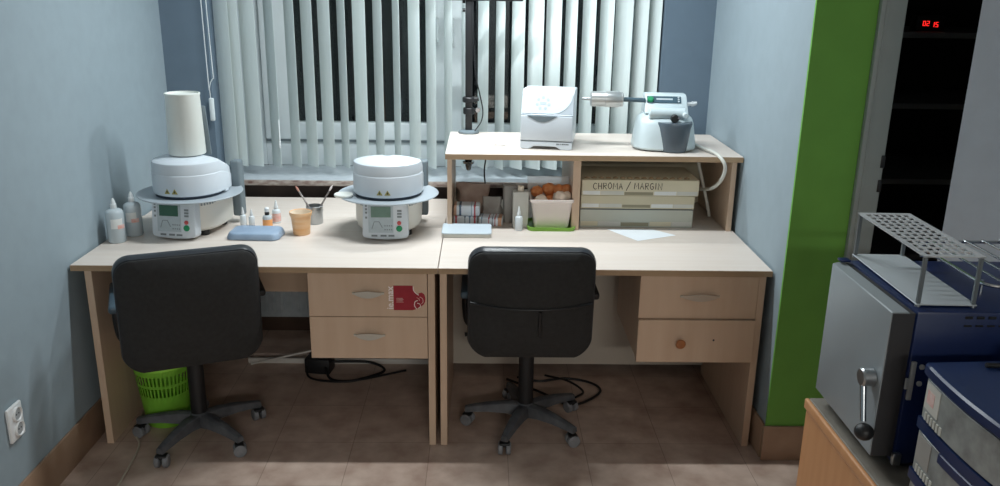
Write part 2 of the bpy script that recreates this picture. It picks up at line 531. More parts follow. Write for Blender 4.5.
wnd.box(-0.779, -0.771, -0.066, -0.054, 0.10, 0.135, 0.003)
wnd.build('wand', M['white_plastic'], bl)

# ------------------------------------------------------------------ radiator under the sill
rd = thing('radiator', 'pale grey panel radiator on the wall under the window, low behind the left desk', 'radiator', (-0.55, 1.1, 0.0))
for x in (-0.5, 0.4):
    MB().box(x - 0.015, x + 0.015, -0.015, 0.012, 0.0, 0.0998, 0.002).build('foot', M['sill'], rd)
rp = MB().box(-0.55, 0.45, -0.02, 0.015, 0.10, 0.60, 0.006)
for k in range(24):
    xx = -0.52 + k * 0.0405
    rp.box(xx, xx + 0.018, -0.026, -0.018, 0.13, 0.57, 0.003)
rp.build('panel', M['sill'], rd)
MB().box(-0.552, 0.452, -0.022, 0.02, 0.6001, 0.61, 0.002).build('top_grille', M['sill'], rd)
for x in (-0.45, 0.35):
    MB().box(x - 0.02, x + 0.02, 0.0152, 0.0385, 0.2, 0.5).build('bracket', M['sill'], rd)

# ================================================================== DESKS
def handle_bow(w, m, name, parent, x, y, z):
    h = MB()
    pts = []
    n = 16
    for k in range(n + 1):
        u = -1 + 2 * k / n
        pts.append((u * w / 2, 0.013 * (1 - u * u)))
    for k in range(n, -1, -1):
        u = -1 + 2 * k / n
        pts.append((u * w / 2, -0.013 * (1 - u * u) - 0.0005))
    h.prism(pts, -0.004, 0.0, 'y')
    h.warp(lambda c: (c.x, c.y - 0.018 * (1 - (c.x / (w / 2)) ** 2), c.z))
    for sx in (-1, 1):
        h.box(sx * w * 0.46 - 0.005, sx * w * 0.46 + 0.005, -0.006, 0.001, -0.004, 0.004)
    return h.build(name, m, parent, loc=(x, y, z))

H = 0.74
M['back_grey'] = mat('grey_beige_back_board', (196, 188, 176), 0.5, rgb2=(188, 180, 168), scale=5)
def desk(label, x0, x1, lo, ro, D, back_z, bm_):
    cx = (x0 + x1) / 2
    t = thing('desk', label, 'desk', (cx, 0, 0), group='pair of maple desks')
    a, b = x0 - cx, x1 - cx
    top = MB().box(a, b, 0.0012, D, H - 0.023, H, 0.0015, 1).build('tabletop', M['wood'], t)
    MB().box(a, b, 0.0, 0.0011, H - 0.0228, H - 0.0012).build('edge_band', M['wood_edge'], top)
    MB().box(a + lo, a + lo + 0.026, 0.004, D - 0.02, 0.0, H - 0.0232, 0.001, 1).build('side_panel', M['wood_side'], t)
    MB().box(b - ro - 0.026, b - ro, 0.004, D - 0.02, 0.0, H - 0.0232, 0.001, 1).build('side_panel', M['wood_side'], t)
    MB().box(a + lo + 0.0262, b - ro - 0.0262, D - 0.045, D - 0.027, back_z, H - 0.0232, 0.001, 1).build('back_panel', bm_, t)
    return t, cx

dl, cl = desk('left maple desk with a red sticker on its upper drawer', -1.351, -0.003, 0.047, 0.011, 0.695, 0.40, M['wood_side'])
drr, cr = desk('right maple desk with the shelf unit standing on it', 0.0, 1.248, 0.005, 0.020, 0.695, 0.05, M['back_grey'])

def drawer_unit(t, cx, x0, x1, zt, zm, zb, name='drawer_box'):
    u = MB()
    u.box(x0 - cx, x1 - cx, 0.022, 0.50, zb + 0.004, zt, 0.001, 1)
    return u.build(name, M['wood_side'], t)
drawer_unit(dl, cl, -0.484, -0.043, 0.7165, 0.543, 0.372)
d_a = MB().box(-0.486 - cl, -0.0425 - cl, 0.005, 0.0215, 0.544, 0.7155, 0.001, 1).build('drawer', M['wood_side'], dl)
d_b = MB().box(-0.486 - cl, -0.0425 - cl, 0.005, 0.0215, 0.372, 0.5415, 0.001, 1).build('drawer', M['wood_side'], dl)
handle_bow(0.118, M['satin'], 'handle', d_a, -0.262 - cl, 0.005, 0.638)
handle_bow(0.118, M['satin'], 'handle', d_b, -0.262 - cl, 0.005, 0.469)
drawer_unit(drr, cr, 0.758, 1.200, 0.7165, 0.543, 0.372)
d_c = MB().box(0.756 - cr, 1.2015 - cr, 0.004, 0.0215, 0.5455, 0.7155, 0.001, 1).build('drawer', M['wood_side'], drr)
d_d = MB().box(0.756 - cr, 1.2015 - cr, -0.008, 0.0215, 0.370, 0.5425, 0.001, 1).build('drawer', M['wood_side'], drr)
handle_bow(0.15, M['satin'], 'handle', d_c, 0.983 - cr, 0.004, 0.636)
kb = MB().lathe([(0.004, 0.0), (0.008, -0.004), (0.008, -0.012), (0.017, -0.018), (0.019, -0.024), (0.016, -0.029), (0.006, -0.031)], seg=28, axis='y')
ko = kb.build('knob', M['knob_wood'], d_d, loc=(0.917 - cr, -0.008, 0.455))
ko['label'] = 'round brown wooden knob'
MB().lathe([(0.004, -0.0002), (0.004, -0.0012)], seg=14, axis='y').build('screw_hole', M['mark_dark'], d_d, loc=(1.047 - cr, -0.008, 0.463))

# red sticker with rotated lettering and a flower edge
st = MB()
sx0, sx1, sz0, sz1 = -0.168, -0.093, 0.571, 0.669
outl = [(sx0, sz0), (-0.098, sz0), (-0.086, 0.575), (-0.07, 0.583), (-0.056, 0.594), (-0.05, 0.606), (-0.049, 0.62),
        (-0.053, 0.634), (-0.062, 0.642), (-0.072, 0.64), (-0.078, 0.633), (-0.086, 0.640), (-0.094, 0.651), (-0.096, sz1), (sx0, sz1)]
st.prism([(p[0] - cl, p[1]) for p in outl], 0.0038, 0.0049, 'y')
so = st.build('sticker', M['red'], d_a)
so['label'] = 'red sticker with white rotated lettering and flower'
text_mesh('sticker_lettering', 'ie.max', 0.035, M['sticker_white'], so,
          Matrix.Translation((-0.1805 - cl, 0.0044, 0.62)) @ FACE @ Matrix.Rotation(R(90), 4, 'Z') @ Matrix.Diagonal((1.0, 1.02, 1, 1)), 0.0004, 0.0005)
fl = MB()
fl.tube(crv([(-0.094 - cl, 0.0036, 0.666), (-0.093 - cl, 0.0036, 0.652), (-0.086 - cl, 0.0036, 0.641), (-0.074 - cl, 0.0036, 0.632)], 6), 0.0016, 6)
fl.tube(crv([(-0.082 - cl, 0.0036, 0.576), (-0.09 - cl, 0.0036, 0.59), (-0.088 - cl, 0.0036, 0.605), (-0.078 - cl, 0.0036, 0.611)], 6), 0.0016, 6)
fl.tube(crv([(-0.08 - cl, 0.0036, 0.60), (-0.07 - cl, 0.0036, 0.596), (-0.068 - cl, 0.0036, 0.586), (-0.076 - cl, 0.0036, 0.58)], 6), 0.0014, 6)
fl.build('sticker_flower', M['sticker_white'], so)
fd = MB()
fd.tube(crv([(-0.07 - cl, 0.0036, 0.625), (-0.06 - cl, 0.0036, 0.618), (-0.058 - cl, 0.0036, 0.605), (-0.064 - cl, 0.0036, 0.597)], 6), 0.0012, 6)
fd.tube(crv([(-0.082 - cl, 0.0036, 0.622), (-0.074 - cl, 0.0036, 0.618), (-0.071 - cl, 0.0036, 0.61)], 6), 0.0011, 6)
for k in range(4):
    fd.box(-0.158 - cl, -0.134 - cl + 0.003 * (k % 2), 0.0033, 0.0038, 0.618 - k * 0.005, 0.6195 - k * 0.005)
fd.build('sticker_print', M['label_pink'], so)

# narrow board lying behind both desks at table height
bb = thing('side_table', 'narrow maple table strip between the desks and the window sill', 'table', (-0.05, 0.88, 0))
MB().box(-1.298, 1.292, -0.178, 0.182, H - 0.026, H - 0.0015, 0.001, 1).build('tabletop', M['wood'], bb)
for x in (-1.24, -0.02, 1.2):
    MB().box(x - 0.013, x + 0.013, -0.12, 0.13, 0.0, H - 0.0262, 0.001, 1).build('side_panel', M['wood_side'], bb)

# ------------------------------------------------------------------ shelf unit on the right desk
ZS = 1.072
su = thing('shelf_unit', 'low maple shelf unit standing on the right desk before the window', 'shelf', (0.628, 0.5, H))
stp = MB().box(-0.624, 0.624, 0.0012, 0.555, ZS - H - 0.024, ZS - H, 0.0012, 1).build('top_board', M['wood'], su)
MB().box(-0.624, 0.624, 0.0, 0.0011, ZS - H - 0.0236, ZS - H - 0.001).build('edge_band', M['wood_edge'], stp)
MB().box(-0.617, -0.598, 0.03, 0.55, 0.0003, ZS - H - 0.0242, 0.001, 1).build('side_panel', M['wood_side'], su)
MB().box(0.587, 0.609, 0.03, 0.55, 0.0003, ZS - H - 0.0242, 0.001, 1).build('side_panel', M['wood_side'], su)
MB().box(-0.084, -0.052, 0.03, 0.55, 0.0003, ZS - H - 0.0242, 0.001, 1).build('divider', M['wood_side'], su)
MB().box(-0.0518, 0.5868, 0.535, 0.55, 0.0003, ZS - H - 0.0242).build('back_panel', M['box_olive'], su)

# ================================================================== FURNACES
def half_round(r, yb, n=28, grow=0.0):
    """outline: half circle at the front (-y), straight sides running back to y = yb."""
    pts = []
    for k in range(n + 1):
        a = PI + PI * k / n
        pts.append((r * math.cos(a), r * math.sin(a)))
    c = min(0.075, r * 0.6, abs(yb) * 0.6)
    for k in range(5):
        a = R(90 * k / 4)
        pts.append((r - c + c * math.cos(a), yb - c + c * math.sin(a)))
    for k in range(5):
        a = R(90 + 90 * k / 4)
        pts.append((-r + c + c * math.cos(a), yb - c + c * math.sin(a)))
    return pts
def hr_ring(r, yb, z): return [(p[0], p[1], z) for p in half_round(r, yb)]

def furnace(label, loc, rotz, screen):
    t = thing('porcelain_furnace', label, 'furnace', loc, rotz, 'two white porcelain furnaces on the left desk')
    b = MB()
    b.loft([hr_ring(0.118, 0.13, 0.022), hr_ring(0.132, 0.145, 0.034), hr_ring(0.137, 0.15, 0.06), hr_ring(0.138, 0.15, 0.152)])
    bo = b.build('body', M['offwhite'], t)
    for (x, y) in ((-0.08, -0.06), (0.08, -0.06), (-0.08, 0.1), (0.08, 0.1)):
        MB().lathe([(0.018, 0.0), (0.02, 0.004), (0.02, 0.0225)], (x, y, 0), 20).build('foot', M['black'], t)
    vm = MB()
    for sgn in (-1, 1):
        for k, (da, hh) in enumerate(((44, 0.016), (49, 0.016), (54, 0.012), (59, 0.014), (64, 0.012), (69, 0.006))):
            a = R(-90 + sgn * da)
            mt = Matrix.Translation((0.1385 * math.cos(a), 0.1385 * math.sin(a), 0.14)) @ Matrix.Rotation(a + PI / 2, 4, 'Z')
            vm.box(-0.0035, 0.0035, -0.0008, 0.0012, -hh / 2, hh / 2, mtx=mt)
    vm.build('printed_marks', M['mark'], bo)
    # control panel: leaning slab with rounded lower corners, bulging front
    tilt = R(6)
    P0 = Matrix.Translation((0, -0.166, 0.0058)) @ Matrix.Rotation(-tilt, 4, 'X')
    out = [(-0.090, 0.152), (-0.0935, 0.02), (-0.088, 0.010), (-0.06, 0.004), (0, 0.0008), (0.06, 0.004), (0.088, 0.010), (0.0935, 0.02), (0.090, 0.152)]
    p = MB().prism(out, 0.0, 0.05, 'y', 0.004, 2, P0)
    po = p.build('control_panel', M['coolwhite'], t)
    MB().box(-0.068, 0.032, -0.0012, 0.001, 0.03, 0.146, 0.0006, 1, P0).build('keypad', M['panel_grey'], po)
    so_ = MB().box(-0.058, 0.022, -0.0026, 0.001, 0.093, 0.137, 0.0008, 1, P0).build('screen', screen, po)
    g = MB()
    for (x, z, r) in ((0.056, 0.047, 0.0125),):
        g.lathe([(r, 0.001), (r, -0.003), (r * 0.8, -0.0045)], (x, 0, z), 24, axis='y', mtx=P0)
    g.build('start_button', M['btn_green'], po)
    MB().lathe([(0.0085, 0.001), (0.0085, -0.003), (0.006, -0.004)], (0.056, 0, 0.070), 20, axis='y', mtx=P0).build('stop_button', M['btn_red'], po)
    k = MB()
    for z in (0.14, 0.126, 0.112, 0.092):
        k.box(-0.081, -0.073, -0.0012, 0.001, z - 0.004, z + 0.004, mtx=P0)
    k.build('indicator_marks', M['mark'], po)
    k = MB()
    for x in (-0.045, -0.008, 0.024):
        k.box(x - 0.012, x + 0.012, -0.0012, 0.001, 0.0135, 0.021, mtx=P0)
    k.build('function_keys', M['mark'], po)
    k = MB()
    for z in (0.096, 0.108, 0.12):
        k.box(0.048, 0.066, -0.0012, 0.001, z - 0.004, z + 0.004, mtx=P0)
    k.build('arrow_keys', M['mark'], po)
    k = MB()
    for (a, c) in (((-0.055, 0.045), (-0.045, 0.075)), ((-0.045, 0.075), (-0.025, 0.075)), ((-0.025, 0.075), (-0.012, 0.05))):
        k.tube([P0 @ Vector((a[0], -0.0012, a[1])), P0 @ Vector((c[0], -0.0012, c[1]))], 0.0013, 6)
    for i in range(4):
        for j in range(2):
            k.box(-0.004 + 0.009 * i, 0.001 + 0.009 * i, -0.0018, 0.001, 0.04 + 0.016 * j, 0.045 + 0.016 * j, mtx=P0)
    k.build('panel_print', M['mark'], po)
    # work tray
    tr = MB().lathe([(0.02, 0.153), (0.14, 0.1535), (0.19, 0.156), (0.206, 0.159), (0.211, 0.163), (0.209, 0.166), (0.19, 0.163), (0.14, 0.161), (0.02, 0.161)], (0, 0.0, 0), 72)
    tr.build('work_tray', M['tray_grey'], t)
    MB().lathe([(0.136, 0.1612), (0.136, 0.1731)], seg=60).build('gap_ring', M['gap_dark'], t)  # dark ring filling the gap under the head
    hd = MB()
    hd.loft([hr_ring(0.1415, 0.138, 0.1732), hr_ring(0.1445, 0.14, 0.177), hr_ring(0.1445, 0.14, 0.255), hr_ring(0.1435, 0.139, 0.258),
             hr_ring(0.1422, 0.138, 0.259), hr_ring(0.1412, 0.137, 0.297), hr_ring(0.139, 0.135, 0.303), hr_ring(0.130, 0.126, 0.309),
             hr_ring(0.098, 0.095, 0.317), hr_ring(0.055, 0.054, 0.323), hr_ring(0.02, 0.02, 0.325)])
    hd.warp(lambda c: (c.x, c.y, c.z - max(0.0, c.y) * 0.43 * (c.z - 0.173) / 0.12))
    ho = hd.build('furnace_head', M['coolwhite'], t)
    for x in (-0.022, 0.010):
        a = math.asin(x / 0.1445)
        mt = Matrix.Translation((x, -0.1445 * math.cos(a) - 0.0002, 0.196)) @ Matrix.Rotation(a, 4, 'Z')
        wo = MB().prism([(-0.0125, -0.010), (0.0125, -0.010), (0, 0.011)], -0.0008, 0.001, 'y', mtx=mt).build('warning_sign', M['warn'], ho)
        MB().prism([(-0.002, -0.006), (0.002, -0.006), (0.003, 0.003), (-0.003, 0.003)], -0.0012, 0.001, 'y', mtx=mt).build('warning_print', M['warn_dark'], wo)
    MB().box(0.118, 0.16, 0.126, 0.178, 0.03, 0.275, 0.01, 3).build('lift_column', M['hinge_grey'], t)
    MB().box(0.128, 0.146, 0.02, 0.05, 0.166, 0.178, 0.003).build('lift_catch', M['coolwhite'], t)
    return t
f1 = furnace('white porcelain furnace at the left wall carrying a tall white cylinder', (-1.056, 0.485, H), R(-9), M['screen_green'])
f2 = furnace('white porcelain furnace in the middle, right end of the left desk', (-0.235, 0.502, H), R(1), M['screen_pale'])

# tall white jug standing on the left furnace
jg = thing('plastic_jug', 'tall white tapered cylinder upright on top of the left furnace', 'jug', (-1.053, 0.485, H + 0.3254))
MB().lathe([(0.002, 0.0), (0.0715, 0.0), (0.0735, 0.004), (0.067, 0.236), (0.069, 0.240), (0.069, 0.246), (0.0645, 0.247), (0.063, 0.240), (0.003, 0.232)], seg=48).build('body', M['jugwhite'], jg)
MB().box(0.054, 0.086, 0.034, 0.042, -0.012, 0.19, 0.003).warp(lambda c: (c.x - 0.012 + 0.012 * (1 - c.z / 0.215), c.y, c.z)).build('handle', M['hinge_grey'], jg)

# flat white disc resting on the middle furnace's tray
dd = MB().lathe([(0.002, 0.0), (0.035, 0.0), (0.0385, 0.004), (0.0385, 0.009), (0.036, 0.012), (0.033, 0.010), (0.002, 0.009)], seg=36)
tag(dd.build('firing_dish', M['jugwhite'], loc=(-0.41, 0.42, H + 0.1655)), 'small round white dish on the left edge of the middle furnace tray', 'dish')

# ================================================================== THINGS ON THE LEFT DESK
def squeeze_bottle(label, loc, r, h, lab, rotz=0):
    t = thing('squeeze_bottle', label, 'bottle', loc, rotz, 'clear squeeze bottles by the left wall')
    prof = [(0.002, 0.0), (r * 0.92, 0.0), (r, 0.006), (r, h * 0.64), (r * 0.97, h * 0.69), (r * 0.86, h * 0.73), (r * 0.6, h * 0.758), (r * 0.28, h * 0.77), (r * 0.26, h * 0.80)]
    MB().lathe(prof, seg=36).build('body', M['bottle'], t)
    MB().lathe([(0.002, 0.004), (r * 0.9, 0.004), (r * 0.93, 0.008), (r * 0.93, h * 0.45), (0.002, h * 0.45)], seg=36).build('liquid', M['liquid_teal'], t)
    c = MB().lathe([(r * 0.32, h * 0.772), (r * 0.34, h * 0.78), (r * 0.34, h * 0.87), (r * 0.26, h * 0.885), (r * 0.24, h * 0.93), (r * 0.17, h * 0.965), (r * 0.08, h), (0.001, h)], seg=24)
    c.build('nozzle_cap', M['white_plastic'], t)
    l = MB()
    n = 12
    for zz, mm, nm in ((0.30, M['label_white'], 'label_sticker'), (0.27, M['label_pink'], 'label_print')):
        l = MB()
        a0, a1 = (-95, -20) if nm == 'label_sticker' else (-55, -5)
        z0, z1 = (h * 0.34, h * 0.56) if nm == 'label_sticker' else (h * 0.33, h * 0.42)
        k = 0.0006 if nm == 'label_sticker' else 0.0012
        ring0 = [((r + k) * math.cos(R(a0 + (a1 - a0) * i / n)), (r + k) * math.sin(R(a0 + (a1 - a0) * i / n))) for i in range(n + 1)]
        ring1 = [((r - 0.0002) * math.cos(R(a0 + (a1 - a0) * i / n)), (r - 0.0002) * math.sin(R(a0 + (a1 - a0) * i / n))) for i in range(n, -1, -1)]
        l.prism(ring0 + ring1, z0, z1, 'z')
        l.build(nm, mm, t)
    return t
squeeze_bottle('clear squeeze bottle with white cap, the nearer one at the left wall', (-1.300, 0.300, H), 0.0345, 0.178, 0)
squeeze_bottle('clear squeeze bottle with white cap, farther one touching the furnace', (-1.268, 0.395, H), 0.0335, 0.182, 0, R(-25))

pd = MB().prism(rrect(0.222, 0.142, 0.034), 0.0, 0.029, 'z', 0.008, 3)
pd.warp(lambda c: (c.x * (1 - 0.10 * (c.z / 0.029)), c.y * (1 - 0.10 * (c.z / 0.029)), c.z))
tag(pd.build('plastic_case', M['pad_blue'], loc=(-0.770, 0.392, H), rotz=R(-2)), 'flat blue-grey rounded plastic case lying before the small bottles', 'case')

ct = thing('paper_cup', 'small orange-tan cup on the left desk beside the blue-grey case', 'cup', (-0.592, 0.432, H))
MB().lathe([(0.002, 0.0), (0.0295, 0.0), (0.031, 0.003), (0.0335, 0.04), (0.0365, 0.068), (0.040, 0.072), (0.0415, 0.084), (0.0405, 0.086), (0.0385, 0.084), (0.036, 0.07), (0.029, 0.006), (0.002, 0.005)], seg=44).warp(lambda c: c * 1.13).build('cup_body', M['cup'], ct)
MB().lathe([(0.002, 0.0054), (0.0286, 0.0062), (0.0354, 0.0705), (0.0376, 0.0838), (0.0372, 0.0838), (0.035, 0.0705), (0.028, 0.007), (0.002, 0.0062)], seg=44).warp(lambda c: c * 1.13).build('cup_lining', M['cup_in'], ct)

bc = thing('brush_cup', 'small metal cup holding two brushes, behind the orange-tan cup', 'cup', (-0.568, 0.60, H))
MB().lathe([(0.002, 0.0), (0.033, 0.0), (0.034, 0.002), (0.034, 0.05), (0.0365, 0.055), (0.0365, 0.078), (0.035, 0.079), (0.0345, 0.06), (0.031, 0.006), (0.002, 0.005)], seg=40).build('cup_body', M['steel'], bc)
def brush(label, p0, p1, m, tip):
    t = thing('brush', label, 'brush', p0, 0, 'brushes in the metal cup')
    d = Vector(p1) - Vector(p0)
    MB().tube([(0, 0, 0), d * 0.5, d * 0.85], [0.003, 0.0042, 0.0035], 10).build('handle', m, t)
    MB().tube([d * 0.851, d * 0.93, d], [0.0036, 0.005, 0.0012], 10).build('bristles', tip, t)
brush('red-tipped brush leaning left in the metal cup', (-0.555, 0.595, H + 0.007), (-0.645, 0.60, H + 0.165), M['brush_grey'], M['brush_wood'])
brush('grey brush leaning right in the metal cup', (-0.582, 0.61, H + 0.007), (-0.490, 0.62, H + 0.165), M['brush_grey'], M['sticker_white'])

def dropper(label, loc, r, h, bm_, cm, group, band=None):
    t = thing('dropper_bottle', label, 'bottle', loc, 0, group)
    MB().lathe([(0.001, 0.0), (r * 0.9, 0.0), (r, 0.003), (r, h * 0.52), (r * 0.85, h * 0.58), (r * 0.4, h * 0.62), (r * 0.38, h * 0.66)], seg=24).build('body', bm_, t)
    MB().lathe([(r * 0.5, h * 0.655), (r * 0.52, h * 0.68), (r * 0.46, h * 0.74), (r * 0.3, h * 0.86), (r * 0.16, h), (0.001, h)], seg=20).build('cap', cm, t)
    if band:
        MB().lathe([(r + 0.0004, h * 0.08), (r + 0.0004, h * 0.44), (r - 0.0004, h * 0.44), (r - 0.0004, h * 0.08)], seg=24, cap0=False, cap1=False).build('label_band', band, t)
    return t
G = 'small dropper bottles behind the blue-grey case'
dropper('tiny white dropper bottle directly right of the left furnace', (-0.861, 0.535, H), 0.013, 0.085, M['dropper'], M['white_plastic'], G)
dropper('tiny white dropper bottle second to the right of the left furnace', (-0.828, 0.545, H), 0.0125, 0.073, M['dropper'], M['white_plastic'], G)
dropper('tall white dropper bottle behind the dark-capped orange one', (-0.735, 0.60, H), 0.018, 0.10, M['dropper'], M['white_plastic'], G, M['label_pink'])
ob = thing('glass_vial', 'small bottle with dark collar and orange label behind the case', 'bottle', (-0.757, 0.53, H), 0, G)
MB().lathe([(0.001, 0), (0.019, 0), (0.02, 0.003), (0.02, 0.042), (0.016, 0.05), (0.008, 0.054)], seg=28).build('body', M['bottle'], ob)
MB().lathe([(0.0206, 0.006), (0.0206, 0.036), (0.0198, 0.036), (0.0198, 0.006)], seg=28, cap0=False, cap1=False).build('label_band', M['label_orange'], ob)
MB().lathe([(0.0095, 0.0542), (0.0098, 0.057), (0.0098, 0.067), (0.009, 0.068)], seg=20).build('collar', M['black'], ob)
MB().lathe([(0.0105, 0.0682), (0.0108, 0.070), (0.0100, 0.083), (0.006, 0.087)], seg=20).build('cap', M['white_plastic'], ob)

# ================================================================== THINGS ON THE RIGHT DESK
fs = thing('flat_tray', 'flat pale blue-white lidded tray lying before the shelf unit', 'tray', (0.096, 0.468, H))
MB().prism(rrect(0.205, 0.152, 0.014), 0.0, 0.0155, 'z', 0.002, 1).build('base', M['stone_side'], fs)
MB().prism(rrect(0.208, 0.155, 0.014), 0.0157, 0.0215, 'z', 0.002, 1).build('lid', M['foam'], fs)

pp = MB().prism([(0.70, 0.545), (0.806, 0.372), (0.983, 0.46), (0.90, 0.545)], H + 0.0003, H + 0.0011, 'z')
tag(pp.build('paper_sheet', M['paper']), 'white paper sheet sticking out below the stacked cases', 'paper')

def pouch(name, label, loc, w, d, h, m, rotz=0, sd=1):
    mb = MB()
    n = 24
    rnd = random.Random(sd)
    ph = [rnd.uniform(0, 6.28) for _ in range(4)]
    rings = []
    for k in range(9):
        z = h * k / 8
        s = 1.0 if k < 5 else 1.0 - 0.16 * (k - 4)
        dd_ = (1.0 - 0.85 * max(0, (k - 3) / 5))
        ring = []
        for (px, py) in rrect(w * (0.93 + 0.07 * math.sin(k)), d, min(d, w) * 0.2, 5):
            a = math.atan2(py, px)
            j = 1 + 0.06 * math.sin(3 * a + ph[0] + k) + 0.04 * math.sin(7 * a + ph[1] - 2 * k)
            ring.append((px * j * (0.9 + 0.1 * s), py * j * dd_, z * (1 + (0.05 * math.sin(4 * px / w + ph[2]) if k > 4 else 0))))
        rings.append(ring)
    mb.loft(rings)
    o = mb.build(name, m, loc=loc, rotz=rotz)
    return tag(o, label, 'bag')
pouch('plastic_bag', 'brown-tinted plastic bag standing in the left bay of the shelf unit', (0.118, 0.80, H), 0.16, 0.12, 0.14, M['brown_bag'], 0.1, 3)
pouch('plastic_bag', 'crumpled clear bag right of the striped packs in the shelf unit', (0.205, 0.705, H), 0.09, 0.07, 0.10, M['clear_bag'], -0.2, 5)

# striped packs
def stripes(t, w, d, h, bands):
    for (x0, x1, m) in bands:
        MB().box(x0, x1, -d / 2 - 0.0006, d / 2 + 0.0006, 0.0008, h + 0.0006, 0.004, 2).build('stripe', m, t)
M['st_blue'] = mat('blue_grey_stripe', (120, 148, 168), 0.5, var=0.03)
M['st_navy'] = mat('slate_blue_stripe', (84, 104, 126), 0.5, var=0.03)
M['st_red'] = mat('red_stripe', (186, 72, 80), 0.5, var=0.03)
M['st_tan'] = mat('tan_stripe', (206, 160, 132), 0.5, var=0.03)
M['pack'] = mat('white_tissue_pack', (226, 232, 238), 0.4, var=0.02)
def pack(label, loc, rotz, w, flip):
    t = thing('tissue_pack', label, 'pack', loc, rotz, 'striped tissue packs on the right desk')
    d, h = 0.075, 0.038 if flip != 2 else 0.048
    MB().box(-w / 2, w / 2, -d / 2, d / 2, 0, h, 0.007, 3).build('wrapper', M['pack'], t)
    bands = [(-0.30, -0.18, 'st_navy'), (0.16, 0.21, 'st_blue'), (0.26, 0.36, 'st_red'), (-0.49, -0.36, 'st_tan')] if flip == 2 else \
            ([(-0.44, -0.32, 'st_red'), (-0.05, 0.03, 'st_navy'), (0.14, 0.24, 'st_blue'), (0.34, 0.46, 'st_red')] if flip == 0 else
             [(-0.40, -0.32, 'st_blue'), (-0.10, -0.02, 'st_red'), (0.06, 0.12, 'st_navy'), (0.16, 0.24, 'st_red'), (0.30, 0.48, 'st_tan')])
    stripes(t, w, d, h, [(a * w, b * w, M[m]) for a, b, m in bands])
    return t
pack('striped tissue pack lying at the left panel of the shelf unit, underneath another', (0.087, 0.632, H), R(-2), 0.104, 0)
pack('striped tissue pack lying on the desk left of the pale cartons', (0.199, 0.612, H), R(-6), 0.104, 1)
pack('striped tissue pack lying on top of the other two', (0.093, 0.632, H + 0.0392), R(-2), 0.115, 2)

cg = thing('liquid_carton', 'pale grey carton with round screw cap in the left shelf bay', 'carton', (0.325, 0.575, H))
MB().prism([(-0.032, 0.0), (0.032, 0.0), (0.034, 0.160), (-0.034, 0.160)], -0.03, 0.03, 'y', 0.003).build('body', M['carton'], cg)
MB().lathe([(0.013, 0.1602), (0.014, 0.162), (0.014, 0.180), (0.012, 0.182)], seg=24).build('cap', M['cup_in'], cg)
tag(MB().prism([(-0.028, 0.0), (0.028, 0.0), (0.03, 0.166), (-0.03, 0.166)], -0.03, 0.03, 'y', 0.004).build('paper_carton', M['carton_grey'], loc=(0.283, 0.665, H), rotz=0.1),
    'darker grey carton standing behind the pale capped carton', 'carton')
dropper('small clear dropper bottle in front of the pale capped carton', (0.317, 0.517, H), 0.0165, 0.105, M['dropper'], M['white_plastic'], None)

# clear tub with orange lumps on a green lid
gl = MB()
gl.prism(rrect(0.205, 0.165, 0.03), 0.0, 0.006, 'z')
o_ = [(p[0], p[1]) for p in rrect(0.205, 0.165, 0.03)]
gl.loft([[(p[0], p[1], 0.0) for p in o_], [(p[0] * 1.02, p[1] * 1.02, 0.016) for p in o_], [(p[0] * 0.97, p[1] * 0.96, 0.016) for p in o_], [(p[0] * 0.95, p[1] * 0.95, 0.006) for p in o_]], False, False)
tag(gl.build('green_lid', M['lidgreen'], loc=(0.458, 0.585, H)), 'green plastic lid under the clear tub on the right desk', 'lid')
tb = thing('plastic_tub', 'clear tub filled with orange lumps standing on the green lid', 'tub', (0.458, 0.588, H + 0.0064))
rr = lambda w, d, z, r=0.022: [(p[0], p[1], z) for p in rrect(w, d, r)]
MB().loft([rr(0.145, 0.115, 0.0005), rr(0.15, 0.12, 0.004), rr(0.176, 0.140, 0.112), rr(0.190, 0.154, 0.116), rr(0.190, 0.154, 0.128), rr(0.172, 0.136, 0.128),
           rr(0.172, 0.136, 0.116), rr(0.147, 0.117, 0.007), rr(0.14, 0.11, 0.005)]).build('tub_body', M['tub'], tb)
lid = MB().prism([(-0.097, 0.0), (0.097, 0.0), (0.10, 0.074), (-0.10, 0.074)], -0.002, 0.002, 'y', 0.0008, 1)
lo = lid.build('open_lid', M['film'], tb)
lo.location = (0, 0.082, 0.122)
lo.rotation_euler.x = R(-12)
LUMPS = [(-0.045, -0.02, 0.035, 0.034, 'peach'), (0.02, -0.025, 0.033, 0.033, 'peach'), (0.05, 0.02, 0.036, 0.034, 'orange'), (-0.02, 0.03, 0.036, 0.035, 'peach'),
         (-0.05, 0.02, 0.092, 0.03, 'orange'), (0.0, 0.03, 0.10, 0.032, 'orange'), (0.052, 0.03, 0.096, 0.03, 'orange'), (-0.045, -0.038, 0.120, 0.026, 'peach'),
         (0.0, -0.03, 0.09, 0.03, 'orange'), (0.036, -0.034, 0.130, 0.031, 'peach'), (-0.06, 0.045, 0.138, 0.026, 'orange'), (-0.008, 0.042, 0.150, 0.028, 'orange'),
         (0.03, 0.045, 0.145, 0.026, 'orange'), (0.066, 0.04, 0.15, 0.024, 'orange'), (-0.052, -0.045, 0.122, 0.022, 'peach'), (0.062, -0.02, 0.132, 0.024, 'peach')]
for i, (x, y, z, r, m) in enumerate(LUMPS):
    lab = ('pale peach lump among the orange lumps in the clear tub' if m == 'peach' else 'orange crumpled lump heaped in the clear tub')
    o = MB().ball((0, 0, 0), r, r * 0.9, r * 0.92, 0.10, 3, i).build('wax_lump', M[m], loc=(0.458 + x, 0.588 + y, H + 0.0064 + z))
    tag(o, lab, 'lump', 'lumps in the clear tub' if m == 'orange' else 'pale lumps in the clear tub')

